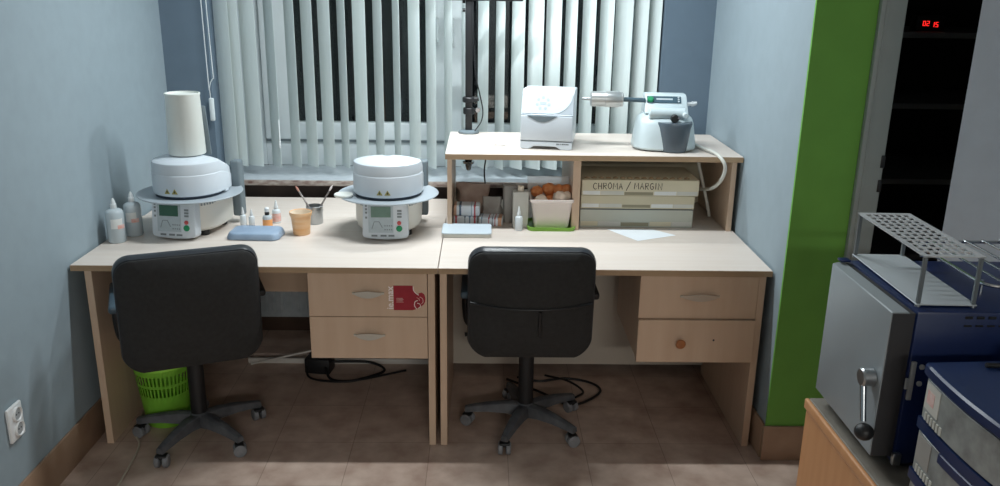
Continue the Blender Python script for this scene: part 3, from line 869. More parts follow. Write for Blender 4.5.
# stacked cases with labels
M['grip'] = mat('shadowy_olive_grip', (150, 144, 120), 0.55, var=0.02)
def case(label, x0, x1, z0, h, m, dx=0):
    t = thing('flat_case', label, 'case', ((x0 + x1) / 2, 0.578, z0), 0, 'stacked flat cases in the right shelf bay')
    w = x1 - x0
    MB().box(-w / 2, w / 2, 0.0, 0.29, 0.0, h, 0.002, 1).build('shell', m, t)
    return t, w
c3, w3 = case('grey-green flat case at the bottom of the stack', 0.585, 1.079, H + 0.0005, 0.083, M['box_grey'])
c2, w2 = case('olive flat case in the middle of the stack', 0.586, 1.082, H + 0.0839, 0.058, M['box_olive'])
c1, w1_ = case('beige flat case with handwritten marker lettering, top of the stack', 0.588, 1.096, H + 0.1424, 0.069, M['box_beige'])
for t, w, z0, z1, m in ((c3, w3, 0.006, 0.026, M['box_beige']), (c2, w2, 0.006, 0.022, M['label_white']), (c1, w1_, 0.003, 0.02, M['label_white'])):
    for a, b in ((-0.49, -0.34), (-0.335, -0.14), (0.12, 0.31), (0.315, 0.49)):
        MB().box(a * w, b * w, -0.0008, 0.001, z0, z1).build('label_strip', m if a < -0.4 or (0.1 < a < 0.2) else M['stone_side'] if t is not c3 else M['carton'], t)
    MB().box(-w / 2 + 0.001, w / 2 - 0.001, -0.0006, 0.001, {c3: 0.0785, c2: 0.0535, c1: 0.0655}[t], {c3: 0.0825, c2: 0.0575, c1: 0.0685}[t]).build('top_edge_strip', M['mark_dark'] if t is c3 else M['box_olive'], t)  # bottom case: dark strip stands in for the shaded gap above it
    MB().box(-0.135 * w, 0.11 * w, -0.0012, 0.001, z0, z1 - 0.004).build('grip_recess', M['grip'], t)
# marker handwriting on the top case
FONT = {'C': [[(.9, .85), (.5, 1), (.1, .7), (.1, .3), (.5, 0), (.9, .12)]], 'H': [[(.1, 1), (.1, 0)], [(.9, 1), (.9, 0)], [(.1, .5), (.9, .5)]],
        'R': [[(.1, 0), (.1, 1), (.8, .95), (.85, .6), (.1, .5)], [(.35, .5), (.9, 0)]], 'O': [[(.5, 1), (.1, .7), (.1, .3), (.5, 0), (.9, .3), (.9, .7), (.5, 1)]],
        'M': [[(.05, 0), (.15, 1), (.5, .4), (.85, 1), (.95, 0)]], 'A': [[(.05, 0), (.5, 1), (.95, 0)], [(.22, .38), (.8, .38)]],
        'G': [[(.85, .85), (.5, 1), (.1, .7), (.1, .3), (.5, 0), (.88, .15), (.88, .45), (.5, .45)]], 'I': [[(.5, 0), (.5, 1)]],
        'N': [[(.1, 0), (.1, 1), (.9, 0), (.9, 1)]], '/': [[(.0, -.2), (1.0, 1.3)]]}
hw = MB()
x = -0.205
rnd = random.Random(4)
for chx in 'CHROMA / MARGIN':
    if chx == ' ':
        x += 0.011
        continue
    wch = {'I': 0.008, '/': 0.018, 'M': 0.021, 'N': 0.0195}.get(chx, 0.0165)
    hh, y0 = 0.0275 + rnd.uniform(-0.001, 0.001), 0.0285 + rnd.uniform(-0.0012, 0.0012)
    for stroke in FONT[chx]:
        pts = [(x + p[0] * wch, -0.0004, y0 + p[1] * hh) for p in stroke]
        hw.tube(crv(pts, 4) if chx in 'COG' else pts, 0.0016, 6)
    x += wch + 0.0048
hw.build('handwriting', M['ink'], c1)
# shade tabs standing in a row inside the top case
tabs = None
for k in range(15):
    if tabs is None:
        tm = MB().box(-0.012, 0.012, -0.004, 0.004, 0.0, 0.005, 0.002, 2)
        tm.ball((0, 0, 0.005), 0.009, 0.005, 0.004)
        o = tabs = tm.build('shade_tab', M['tab'])
    else:
        o = tabs.copy()
        COL.objects.link(o)
    o.location = (0.612 + k * 0.031, 0.605, H + 0.2116)
    tag(o, 'small brown tab in the row on top of the stacked cases', 'tab', 'brown tabs on the top case')

# ================================================================== ON THE SHELF UNIT
ov = thing('curing_oven', 'small white boxy oven with curved grip on the shelf unit', 'oven', (0.432, 0.63, ZS), R(-9))
sideprof = [(0.004, 0.028), (0.0, 0.036), (-0.002, 0.145), (0.004, 0.150), (0.05, 0.232), (0.062, 0.244), (0.08, 0.248), (0.255, 0.240), (0.262, 0.232), (0.262, 0.03), (0.25, 0.02), (0.03, 0.02)]
MB().prism(sideprof, -0.112, 0.112, 'x', 0.004, 2).build('housing', M['coolwhite'], ov)
foot = [(-0.112, 0.034), (-0.112, 0.006), (-0.104, 0.001), (-0.072, 0.001), (-0.052, 0.014), (0.042, 0.014), (0.062, 0.001), (0.104, 0.001), (0.112, 0.006), (0.112, 0.034)]
MB().prism(foot, -0.010, 0.015, 'y', 0.002, 1).build('front_foot', M['coolwhite'], ov)
for x in (-0.09, 0.09):
    MB().lathe([(0.014, 0.0), (0.014, 0.021)], (x, 0.225, 0), 20).build('foot', M['black'], ov)
MB().box(-0.1125, 0.1125, -0.0042, -0.001, 0.0355, 0.0375).build('seam', M['mark'], ov)
dm = MB().box(-0.110, 0.110, -0.012, -0.0008, 0.038, 0.143, 0.003, 2)
do = dm.build('front_door', M['coolwhite'], ov)
gr = [(-0.082 + 0.128 * k / 16, 0.1425 - 0.025 * math.sin(PI * k / 16) ** 1.2) for k in range(17)]
MB().prism([(-0.082, 0.1435)] + gr + [(0.046, 0.1435)], -0.0135, -0.010, 'y').build('grip_recess', M['hinge_grey'], do)
SL = Matrix.Translation((0, 0.0035, 0.150)) @ Matrix.Rotation(-math.atan2(0.046, 0.082), 4, 'X')
sw = [(-0.109, 0.002)] + [(-0.109 + 0.218 * 1.0, 0.09)] 
cv = [(0.028 + 0.081 * (1 - math.cos(PI / 2 * k / 10)), 0.001 + 0.088 * math.sin(PI / 2 * k / 10)) for k in range(11)]
cvp = [(0.02 + 0.085 * math.sin(PI / 2 * k / 10), 0.001 + 0.088 * (1 - math.cos(PI / 2 * k / 10))) for k in range(11)]
MB().prism([(-0.109, 0.001)] + cvp + [(-0.109, 0.089)], -0.003, 0.001, 'y', mtx=SL).build('touch_panel', M['foam'], ov)
MB().prism(cvp + [(0.109, 0.089), (0.109, 0.001)], -0.0012, 0.001, 'y', mtx=SL).build('side_fascia', M['tray_grey'], ov)
kp = MB()
for k in range(7):
    a = R(90 + 360 * k / 7)
    kp.lathe([(0.007, 0.0), (0.007, -0.0038)], (-0.02 + 0.026 * math.cos(a), 0, 0.048 + 0.026 * math.sin(a)), 14, axis='y', mtx=SL)
kp.box(-0.034, -0.006, -0.0036, 0, 0.042, 0.054, mtx=SL)
kp.build('touch_keys', M['panel_grey'], ov)
nm = MB()
for k, wv in enumerate((0.006, 0.004, 0.003, 0.006, 0.005, 0.006, 0.005)):
    nm.box(0.045 + k * 0.0078, 0.045 + k * 0.0078 + wv, -0.0110, -0.0099, 0.0225, 0.0275)
nm.build('printed_name', M['mark_dark'], ov)
MB().box(-0.1115, 0.1115, -0.0035, 0.001, 0.1432, 0.1462).build('lid_gap', M['hinge_grey'], ov)

# small crumpled film on the shelf
fb = MB()
for k in range(4):
    fb.ball((0.205 + 0.016 * k, 0.72 + 0.03 * math.sin(k * 2), ZS + 0.0055), 0.017, 0.024, 0.0055, 0.3, 3, k)
tag(fb.build('plastic_wrap', M['film']), 'crumpled scrap of clear film left of the white oven', 'wrap')

# mixing machine
mx = thing('mixing_machine', 'pale grey vacuum mixing machine with dark bowl on the shelf unit', 'machine', (0.95, 0.70, ZS), R(-4))
def mring(w, d0, d1, z, x=0.0, n=30):
    """rounded D shape: front half ellipse (-y), squarer back."""
    out = []
    for k in range(n):
        a = 2 * PI * k / n
        c, s = math.cos(a), math.sin(a)
        e = 0.72
        px = w / 2 * math.copysign(abs(c) ** e, c)
        py = (d1 if s > 0 else d0) * math.copysign(abs(s) ** e, s)
        out.append((x + px, py, z))
    return out
body = MB().loft([mring(0.268, 0.112, 0.11, 0.006), mring(0.276, 0.118, 0.115, 0.014), mring(0.264, 0.112, 0.113, 0.06), mring(0.246, 0.10, 0.11, 0.115),
                  mring(0.232, 0.085, 0.108, 0.135), mring(0.20, 0.045, 0.10, 0.150)])
mo = body.build('housing', M['mixer'], mx)
for (x, y) in ((-0.09, -0.05), (0.09, -0.05), (-0.09, 0.07), (0.09, 0.07)):
    MB().lathe([(0.012, 0.0), (0.012, 0.009)], (x, y, 0), 16).build('foot', M['black'], mx)
hdp = [(-0.02, 0.14), (-0.045, 0.155), (0.02, 0.226), (0.032, 0.230), (0.095, 0.230), (0.1, 0.22), (0.1, 0.14)]
MB().prism(hdp, -0.088, 0.092, 'x', 0.006, 2).warp(lambda c: (c.x * (1.0 + 0.9 * max(0, 0.2 - c.z)), c.y, c.z)).build('head', M['mixer'], mx)
DS = Matrix.Translation((0.0, -0.0165, 0.187)) @ Matrix.Rotation(-math.atan2(0.065, 0.071), 4, 'X')
so2 = MB().box(-0.08, 0.066, -0.0035, 0.001, 0.012, 0.046, 0.001, 1, DS).build('display', M['screen_blue'], mx)
dk = MB()
for k in range(3):
    dk.lathe([(0.004, 0.0), (0.004, -0.0055)], (0.055, 0, 0.018 + 0.0105 * k), 12, axis='y', mtx=DS)
dk.box(-0.04, 0.03, -0.0042, 0, 0.026, 0.034, mtx=DS)
dk.build('display_print', M['panel_grey'], so2)
MB().lathe([(0.014, 0.001), (0.014, -0.010), (0.011, -0.014)], (-0.066, 0, 0.026), 22, axis='y', mtx=DS).build('green_knob', M['btn_green'], mx)
MB().lathe([(0.021, -0.075), (0.024, -0.072), (0.024, 0.075), (0.021, 0.078)], (0.0, -0.062, 0.158), 26, axis='x').build('clamp_bar', M['mixer'], mx)
for (x, z, r) in ((0.030, 0.143, 0.017), (0.074, 0.156, 0.012)):
    ko = MB().lathe([(r, 0.0), (r, -0.02), (r * 0.8, -0.024)], (x, -0.085, z), 22, axis='y').build('clamp_knob', M['black'] if r > 0.015 else M['mixer'], mx)
MB().lathe([(0.006, 0.0), (0.006, -0.02)], (0.046, -0.092, 0.147), 12, axis='y').build('clamp_pin', M['chrome'], mx)
bw = MB().loft([mring(0.105, 0.078, 0.03, 0.002, 0.055), mring(0.112, 0.082, 0.03, 0.012, 0.055), mring(0.132, 0.085, 0.03, 0.10, 0.055), mring(0.142, 0.088, 0.03, 0.118, 0.055), mring(0.14, 0.086, 0.03, 0.126, 0.055)])
bw.warp(lambda c: ((c.x - 0.055) * 1.08 + 0.034, c.y - 0.052, c.z))
bw.build('mixing_bowl', M['bowl'], mx)
MB().tube([(0.092, 0.03, 0.188), (0.118, 0.03, 0.190)], 0.008, 14).tube([(0.118, 0.03, 0.190), (0.126, 0.03, 0.190), (0.14, 0.03, 0.195)], [0.012, 0.010, 0.006], 14).build('vacuum_nozzle', M['white_plastic'], mx)
arm = MB().tube([(-0.088, 0.0, 0.205), (-0.185, 0.0, 0.207)], 0.010, 16).build('motor_arm', M['screen_blue'], mx)
mt_ = MB().lathe([(0.028, -0.325), (0.033, -0.321), (0.033, -0.262), (0.035, -0.260), (0.035, -0.205), (0.032, -0.200), (0.032, -0.186), (0.026, -0.183)], (0, 0.0, 0.207), 32, axis='x')
M['motor'] = mat('satin_aluminium', (196, 200, 200), 0.34, metal=0.75, var=0.02)
mt_.build('motor', M['motor'], mx)
MB().lathe([(0.0055, -0.362), (0.0065, -0.36), (0.0065, -0.3252)], (0, 0, 0.207), 14, axis='x').build('motor_shaft', M['steel'], mx)
# cream hose looping off the shelf
hs = MB().tube(crv([(1.072, 0.80, ZS + 0.05), (1.095, 0.72, ZS + 0.014), (1.115, 0.63, ZS + 0.010), (1.135, 0.535, ZS + 0.012), (1.158, 0.482, ZS - 0.01), (1.172, 0.478, 1.025), (1.168, 0.51, 0.97),
                    (1.152, 0.58, 0.92), (1.140, 0.70, 0.885), (1.136, 0.74, 0.878)], 8), 0.0075, 12)
tag(hs.build('hose', M['hose']), 'cream hose bending from the mixing machine down into the shelf bay', 'hose')

hs2 = MB().tube(crv([(1.122, 0.76, 1.04), (1.134, 0.76, 0.984), (1.158, 0.756, 0.90), (1.183, 0.75, 0.81), (1.198, 0.748, 0.7485)], 7), 0.0075, 12)
tag(hs2.build('hose', M['hose']), 'straight cream hose running down inside the right shelf bay to the desk', 'hose')
# work lamp clamped to the back of the shelf
lp = thing('work_lamp', 'black clamp-on lamp post standing at the back of the shelf unit', 'lamp', (0.092, 1.022, ZS))
MB().lathe([(0.002, 0.0), (0.048, 0.0), (0.05, 0.004), (0.049, 0.010), (0.04, 0.013), (0.02, 0.016)], seg=36).build('base_plate', M['hinge_grey'], lp)
MB().box(-0.016, 0.016, -0.013, 0.013, 0.0155, 0.90, 0.003).build('post', M['black'], lp)
cl_ = MB()
cl_.lathe([(0.024, 0.09), (0.027, 0.094), (0.027, 0.116), (0.024, 0.12)], (0, 0, 0), 24)
cl_.lathe([(0.026, 0.145), (0.03, 0.149), (0.03, 0.166), (0.026, 0.17)], (0, 0, 0), 24)
cl_.tube([(0.02, -0.005, 0.105), (0.05, -0.008, 0.108)], 0.008, 12)
cl_.tube([(0.02, -0.005, 0.158), (0.046, -0.008, 0.162)], 0.010, 12)
cl_.build('clamp_collar', M['black'], lp)
MB().lathe([(0.011, -0.006), (0.0125, 0.0), (0.011, 0.006)], (0.043, -0.02, 0.112), 18, axis='y').build('clamp_knob', M['chrome'], lp)
kn = MB()
for z in (0.562, 0.60):
    kn.lathe([(0.008, 0), (0.008, -0.012)], (-0.018, 0, z), 12, axis='x')
kn.build('post_knob', M['black'], lp)
MB().box(-0.10, 0.245, -0.02, 0.02, 0.604, 0.64, 0.005).build('arm', M['black'], lp)
lh = MB().box(-0.21, 0.21, -0.16, -0.06, 0.90, 0.93, 0.006).box(-0.016, 0.016, -0.08, 0.013, 0.9005, 0.925, 0.003).build('lamp_head', M['black'], lp)
LL = bpy.data.lights.new('lamp_light', 'AREA')
LL.shape = 'RECTANGLE'
LL.size, LL.size_y = 0.36, 0.08
LL.energy = 12.5
LL.color = (0.90, 0.97, 1.0)
lo_ = bpy.data.objects.new('lamp_light', LL)
COL.objects.link(lo_)
lo_.parent = lp
lo_.location = (0, -0.11, 0.893)
lo_.rotation_euler = (R(-22), 0, 0)
cw = MB().tube(crv([(0.018, -0.016, 0.60), (0.02, -0.018, 0.5), (0.022, -0.018, 0.40), (0.03, -0.016, 0.28), (0.05, -0.014, 0.19), (0.066, -0.012, 0.11), (0.06, -0.012, 0.06), (0.04, -0.03, 0.03), (0.03, -0.045, 0.018)], 6), 0.0028, 8)
cw.build('cable', M['cable_black'], lp)
cu_ = MB().box(-0.018, 0.018, 0.040, 0.046, -0.118, 0.012, 0.002)
cu_.box(-0.018, 0.018, -0.035, 0.046, -0.126, -0.118, 0.002)
cu_.tube([(0, -0.012, -0.1175), (0, -0.012, -0.026)], 0.007, 12)
cu_.build('clamp_jaw', M['black'], lp)
MB().lathe([(0.006, -0.178), (0.012, -0.172), (0.017, -0.150), (0.027, -0.144), (0.028, -0.134), (0.02, -0.128), (0.008, -0.1265)], (0, -0.012, 0), 24).build('clamp_disc', M['chrome'], lp)
cb2 = MB().tube(crv([(0.172, 1.035, 1.045), (0.178, 1.03, 0.98), (0.168, 1.0, 0.90), (0.175, 0.93, 0.83), (0.20, 0.86, 0.7445)], 7), 0.0035, 8)
tag(cb2.build('power_cable', M['cable_black']), 'thin black cable hanging under the shelf beside the lamp clamp', 'cable')

# ================================================================== OFFICE CHAIRS
def chair(label, loc, rot_base, rot_seat, bw, bh, zc, tilt, seams, arm_m, group='two black office chairs'):
    t = thing('office_chair', label, 'chair', loc, 0, group)
    # five-star base
    hub = MB().lathe([(0.03, 0.055), (0.036, 0.06), (0.036, 0.105), (0.03, 0.112)], seg=28).build('base_hub', M['dusty'], t)
    for k in range(5):
        a = rot_base + R(72 * k)
        ca, sa = math.cos(a), math.sin(a)
        mt = Matrix.Rotation(a, 4, 'Z')
        rings = []
        for (u, w, z, h) in ((0.028, 0.052, 0.082, 0.05), (0.08, 0.05, 0.088, 0.042), (0.15, 0.044, 0.085, 0.032), (0.21, 0.036, 0.077, 0.026), (0.248, 0.030, 0.07, 0.022)):
            rings.append([(u, -w / 2, z - h / 2), (u, -w / 2 * 0.75, z + h / 2 - 0.003), (u, -w / 4, z + h / 2), (u, w / 4, z + h / 2), (u, w / 2 * 0.75, z + h / 2 - 0.003), (u, w / 2, z - h / 2)])
        MB().loft(rings, mtx=mt).build('base_leg', M['dusty'], t)
        cm = MB()
        sw_ = R(20 + 35 * k)
        fork = Matrix.Translation((0.238 * ca, 0.238 * sa, 0.0)) @ Matrix.Rotation(a + sw_, 4, 'Z')
        cm.lathe([(0.007, 0.045), (0.007, 0.062)], seg=12, mtx=fork)
        cm.box(-0.018, 0.016, -0.022, 0.022, 0.034, 0.052, 0.006, 2, fork)
        co_ = cm.build('caster', M['black'], t)
        for sy in (-1, 1):
            MB().lathe([(0.02, sy * 0.006), (0.025, sy * 0.008), (0.025, sy * 0.022), (0.021, sy * 0.025)], (0, 0, 0.025), 24, axis='y', mtx=fork).build('wheel', M['caster'], co_)
    MB().lathe([(0.031, 0.1125), (0.031, 0.33), (0.02, 0.331), (0.02, 0.385)], seg=24).build('gas_column', M['black'], t)
    S = Matrix.Rotation(rot_seat, 4, 'Z')
    MB().box(-0.09, 0.09, -0.12, 0.10, 0.385, 0.415, 0.006, 2, S).build('tilt_mechanism', M['black'], t)
    MB().tube([S @ Vector((-0.09, 0.03, 0.40)), S @ Vector((-0.22, 0.04, 0.395)), S @ Vector((-0.25, 0.04, 0.39))], [0.005, 0.005, 0.009], 10).build('tilt_lever', M['black'], t)
    # seat cushion
    o2 = rrect(bw * 0.98, 0.46, 0.08, 7)
    rg = [[(p[0] * s_, p[1] * s_ + 0.03, z) for p in o2] for (s_, z) in ((0.86, 0.415), (0.97, 0.424), (1.0, 0.445), (0.99, 0.475), (0.93, 0.490), (0.7, 0.497), (0.3, 0.499))]
    MB().loft(rg, mtx=S).build('seat', M['fabric'], t)
    # backrest: shell facing the viewer, cushion on the far side
    B = S @ Matrix.Translation((0, -0.268, zc)) @ Matrix.Rotation(R(tilt), 4, 'X')
    def bend(c):
        return (c.x, c.y + 0.06 * (c.x / (bw / 2)) ** 2 + 0.02 * (c.z / (bh / 2)) ** 2, c.z)
    def slab(ol, seq):
        return [[(p[0] * s_, y, p[1] * s_) for p in ol] for (s_, y) in seq]
    ol = rrect(bw, bh, 0.062, 9)
    # lower edge bows down a little
    ol = [(p[0] * (1.0 - 0.035 * (p[1] / (bh / 2)) ** 2 * (1 if p[1] > 0 else 0.4)), p[1] - (0.016 * (1 - (p[0] / (bw / 2)) ** 2) if p[1] < 0 else -0.006 * (1 - (p[0] / (bw / 2)) ** 2))) for p in ol]
    m_ = MB().loft(slab(ol, ((0.25, -0.012), (0.55, -0.012), (0.8, -0.0115), (0.94, -0.009), (0.97, -0.004), (0.97, 0.002))))
    m_.warp(bend)
    bmesh.ops.transform(m_.bm, matrix=B, verts=m_.bm.verts)
    bo = m_.build('back_shell', M['fabric'], t)
    m_ = MB().loft(slab(ol, ((0.9, 0.0022), (0.985, 0.003), (1.0, 0.014), (1.0, 0.036), (0.98, 0.05), (0.9, 0.062), (0.7, 0.068), (0.3, 0.07))))
    m_.warp(bend)
    bmesh.ops.transform(m_.bm, matrix=B, verts=m_.bm.verts)
    m_.build('back_cushion', M['vinyl'], t)
    if seams:
        s2 = MB()
        zs_ = 0.018
        pts = [(-bw * 0.47 + bw * 0.94 * k / 20, -0.0105, zs_ - 0.004) for k in range(21)]
        s2.tube(pts, 0.0055, 8)
        s2.tube([(0.03, -0.0125, zs_ - 0.012), (0.03, -0.0125, -0.05), (0.03, -0.0125, -0.1)], 0.006, 8)
        s2.warp(bend)
        bmesh.ops.transform(s2.bm, matrix=B, verts=s2.bm.verts)
        s2.build('seam', M['black'], bo)
    # back bracket
    MB().tube([S @ Vector((0, -0.10, 0.40)), S @ Vector((0, -0.15, 0.398)), S @ Vector((0, -0.185, 0.43)), S @ Vector((0, -0.192, 0.50))], [0.014, 0.016, 0.016, 0.012], 12).build('back_bracket', M['black'], t)
    for sx in (-1, 1):
        xa = sx * (bw / 2 - 0.004)
        a_ = MB()
        a_.tube(crv([S @ Vector((sx * 0.16, 0.06, 0.42)), S @ Vector((xa * 0.98, 0.06, 0.43)), S @ Vector((xa + sx * 0.012, 0.05, 0.50)), S @ Vector((xa + sx * 0.01, 0.03, 0.61))], 6), 0.015, 12)
        ao = a_.build('armrest', M['black'], t)
        pz = 0.622
        MB().box(xa - 0.022 + sx * 0.006, xa + 0.022 + sx * 0.006, -0.14, 0.15, pz - 0.012, pz + 0.016, 0.010, 3, S).build('arm_pad', arm_m if sx < 0 else M['black'], ao)
    return t
chair('black office chair with plain back before the left desk, lime basket behind it', (-0.955, 0.065, 0), R(-108), R(22), 0.495, 0.445, 0.610, 7, False, M['arm_blue'])
chair('black office chair with a seam across its back before the right desk', (0.345, 0.16, 0), R(-112), R(0), 0.478, 0.437, 0.611, 7, True, M['arm_blue'])

# ================================================================== FLOOR ITEMS
wbk = MB()
t_ = bmesh.new()
N = 88
levels = [(0.0, 0.082), (0.008, 0.085), (0.07, 0.092), (0.12, 0.098), (0.145, 0.101), (0.185, 0.106), (0.197, 0.1075), (0.237, 0.112), (0.252, 0.114), (0.268, 0.1155)]
vv = [[t_.verts.new((r * math.cos(2 * PI * k / N), r * math.sin(2 * PI * k / N), z)) for k in range(N)] for z, r in levels]
slot_rows = {4, 6}
for i in range(len(levels) - 1):
    for k in range(N):
        if i in slot_rows and k % 2 == 0:
            continue
        t_.faces.new((vv[i][k], vv[i][(k + 1) % N], vv[i + 1][(k + 1) % N], vv[i + 1][k]))
t_.faces.new(list(reversed(vv[0])))
bmesh.ops.solidify(t_, geom=t_.faces[:], thickness=-0.002)
wbk._merge(t_)
wk = thing('waste_basket', 'lime green slotted waste basket under the left desk', 'basket', (-1.135, 0.205, 0))
wbk.build('basket_wall', M['lime'], wk)
MB().lathe([(0.112, 0.262), (0.118, 0.262), (0.120, 0.268), (0.119, 0.274), (0.112, 0.274)], seg=64, cap0=False, cap1=False).build('rim', M['lime'], wk)

kc = MB().tube(crv([(-1.135, -0.46, 0.0042), (-1.14, -0.30, 0.0042), (-1.148, -0.19, 0.0042), (-1.158, -0.09, 0.0042), (-1.178, 0.0, 0.0042), (-1.235, 0.10, 0.0042), (-1.262, 0.3, 0.0042), (-1.26, 0.55, 0.0042)], 8), 0.004, 10)
tag(kc.build('floor_cable', M['cable_beige']), 'beige cable running over the floor tiles beside the left chair', 'cable')
dct = MB().box(-0.95, -0.02, 0.742, 0.757, 0.0, 0.026, 0.003)
tag(dct.build('cable_duct', M['cable_white']), 'white cable duct along the floor behind the left desk drawers', 'duct')
wc = MB().tube(crv([(-0.93, 0.72, 0.007), (-0.85, 0.71, 0.03), (-0.74, 0.70, 0.062), (-0.62, 0.72, 0.082), (-0.52, 0.85, 0.05), (-0.5, 0.95, 0.006)], 8), 0.005, 10)
tag(wc.build('white_cord', M['cable_white']), 'white cord lifting off the floor beside the black power adapter', 'cord')
pa = thing('power_adapter', 'black power adapter on the floor under the left desk drawers', 'adapter', (-0.595, 0.67, 0), R(-8))
MB().box(-0.06, 0.06, -0.045, 0.045, 0.0, 0.075, 0.008, 2).build('adapter_body', M['black'], pa)
MB().tube(crv([(0.04, -0.04, 0.04), (0.08, -0.09, 0.006), (0.17, -0.10, 0.006), (0.26, -0.03, 0.006), (0.30, 0.04, 0.007), (0.22, 0.06, 0.03), (0.06, 0.0, 0.05)], 8), 0.006, 8).build('cable', M['cable_black'], pa)
MB().tube(crv([(-0.05, -0.04, 0.04), (-0.02, -0.09, 0.006), (0.09, -0.115, 0.006), (0.21, -0.08, 0.006), (0.40, 0.05, 0.006)], 8), 0.005, 8).build('cable', M['cable_black'], pa)
cb3 = MB().tube(crv([(0.33, 0.60, 0.006), (0.43, 0.56, 0.006), (0.55, 0.59, 0.006), (0.66, 0.55, 0.006), (0.70, 0.47, 0.006), (0.64, 0.38, 0.006), (0.55, 0.33, 0.006), (0.48, 0.40, 0.006), (0.36, 0.50, 0.012), (0.28, 0.58, 0.006)], 8), 0.0055, 8)
cb3.tube(crv([(0.46, 0.62, 0.006), (0.56, 0.54, 0.017), (0.62, 0.46, 0.006), (0.58, 0.40, 0.006)], 8), 0.005, 8)
tag(cb3.build('black_cable', M['cable_black']), 'loose black cable loops on the floor behind the right chair', 'cable')

# wall socket
sk = thing('wall_socket', 'white double wall socket low on the left wall', 'socket', (XL + 0.0002, -0.478, 0.362))
MB().box(0.0, 0.012, -0.041, 0.041, -0.06, 0.06, 0.005, 3).build('cover_plate', M['socket'], sk)
for z in (0.026, -0.026):
    MB().lathe([(0.023, 0.0112), (0.0255, 0.0125), (0.0255, 0.0175), (0.0225, 0.019), (0.0195, 0.0145)], (0, 0.006, z), 30, axis='x', cap0=True, cap1=False).build('socket_ring', M['socket'], sk)
    w_ = MB().lathe([(0.0188, 0.0135), (0.0188, 0.0145)], (0, 0.006, z), 26, axis='x').build('socket_well', M['socket_in'], sk)
    ho_ = MB()
    for yy in (-0.007, 0.007):
        ho_.lathe([(0.0028, 0.0144), (0.0028, 0.0152)], (0, 0.006 + yy, z), 12, axis='x')
    ho_.build('pin_hole', M['black'], w_)

# ================================================================== RIGHT CABINET AND BLUE FURNACE
ZB = 0.75
cab = thing('low_cabinet', 'orange beech cabinet with stained grey top at the right edge', 'cabinet', (0.99, -1.03, 0))
ct_ = MB().box(0.012, 0.78, -1.12, 0.0, ZB - 0.026, ZB, 0.002, 1).build('cabinet_top', M['worktop_grey'], cab)
MB().box(0.0, 0.0118, -1.12, 0.0, ZB - 0.027, ZB, 0.004, 3).build('front_edge', M['beech'], ct_)
MB().box(0.022, 0.775, -1.115, -0.004, 0.06, ZB - 0.0265, 0.001, 1).build('carcass', M['beech'], cab)
for k in range(2):
    y1 = -0.006 - k * 0.557
    do_ = MB().box(0.005, 0.0215, y1 - 0.552, y1, 0.065, ZB - 0.031, 0.002, 1).build('cabinet_door', M['beech'], cab)
    MB().tube([(0.004, y1 - 0.50 if k == 0 else y1 - 0.05, 0.60), (-0.018, y1 - 0.50 if k == 0 else y1 - 0.05, 0.60), (-0.018, y1 - 0.50 if k == 0 else y1 - 0.05, 0.50), (0.004, y1 - 0.50 if k == 0 else y1 - 0.05, 0.50)], 0.005, 10).build('handle', M['satin'], do_)
MB().box(0.05, 0.76, -1.10, -0.02, 0.0, 0.0598).build('plinth', M['black'], cab)

bf = thing('muffle_furnace', 'navy blue benchtop furnace with grey front door on the beech cabinet', 'furnace', (1.053, -1.372, ZB))
MB().box(0.0, 0.51, 0.0, 0.342, 0.018, 0.372, 0.006, 2).build('housing', M['navy'], bf)
for (x, y) in ((0.04, 0.04), (0.47, 0.04), (0.04, 0.30), (0.47, 0.30)):
    MB().lathe([(0.016, 0.0), (0.018, 0.0175)], (x, y, 0), 18).build('foot', M['black'], bf)
vt = MB()
for k in range(14):
    vt.box(0.10 + k * 0.024, 0.116 + k * 0.024, -0.0015, 0.002, 0.357, 0.363, 0.0005, 1)
    vt.box(0.10 + k * 0.024, 0.116 + k * 0.024, -0.0015, 0.002, 0.340, 0.344, 0.0005, 1)
vt.build('vent_slots', M['black'], bf)
# door slab, front face tapering toward the sides
dpr = [(-0.010, 0.006), (-0.010, 0.36), (-0.046, 0.010), (-0.046, 0.356)]
dq = MB().prism([(-0.012, 0.006), (-0.012, 0.336), (-0.030, 0.336), (-0.046, 0.326), (-0.049, 0.006)], 0.036, 0.368, 'z', 0.002, 1)
dobj = dq.build('furnace_door', M['door_grey'], bf)
MB().box(-0.0116, -0.0004, 0.006, 0.335, 0.036, 0.366).build('door_seal', M['door_edge'], bf)
MB().box(-0.0475, -0.0125, 0.0025, 0.0058, 0.038, 0.366).build('door_edge', M['door_edge'], dobj)
MB().lathe([(0.016, -0.048), (0.020, -0.051), (0.020, -0.073), (0.017, -0.077)], (0, 0.042, 0.205), 26, axis='x').build('lever_hub', M['steel'], dobj)
MB().tube([(-0.069, 0.040, 0.190), (-0.071, 0.012, 0.116)], [0.0075, 0.0065], 14).build('lever', M['chrome'], dobj)
MB().ball((-0.071, 0.002, 0.096), 0.0205, 0.0205, 0.0185).build('lever_ball', M['black'], dobj)
M['rack_post2'] = mat('pale_latch_metal', (176, 180, 180), 0.4, metal=0.2, var=0.02)
hg = MB().box(0.004, 0.014, -0.006, -0.0002, 0.175, 0.262, 0.001)
hg.box(-0.004, 0.004, -0.006, -0.002, 0.20, 0.225, 0.001)
hg.build('latch_plate', M['rack_post2'], bf)
for z in (0.25, 0.212):
    MB().lathe([(0.005, -0.0002), (0.006, -0.003), (0.0045, -0.006)], (0.027, 0, z), 14, axis='y').build('screw', M['rack_post2'], bf)
MB().box(-0.006, 0.012, -0.012, -0.0002, 0.022, 0.05, 0.002).build('door_stop', M['steel'], bf)
tag(MB().box(0.968 + 0.055, 1.018 + 0.03, -1.055, -1.032, ZB + 0.3725, ZB + 0.3785, 0.002).build('loose_strip', M['navy']), 'short blue strip lying at the far corner of the blue furnace top', 'strip')

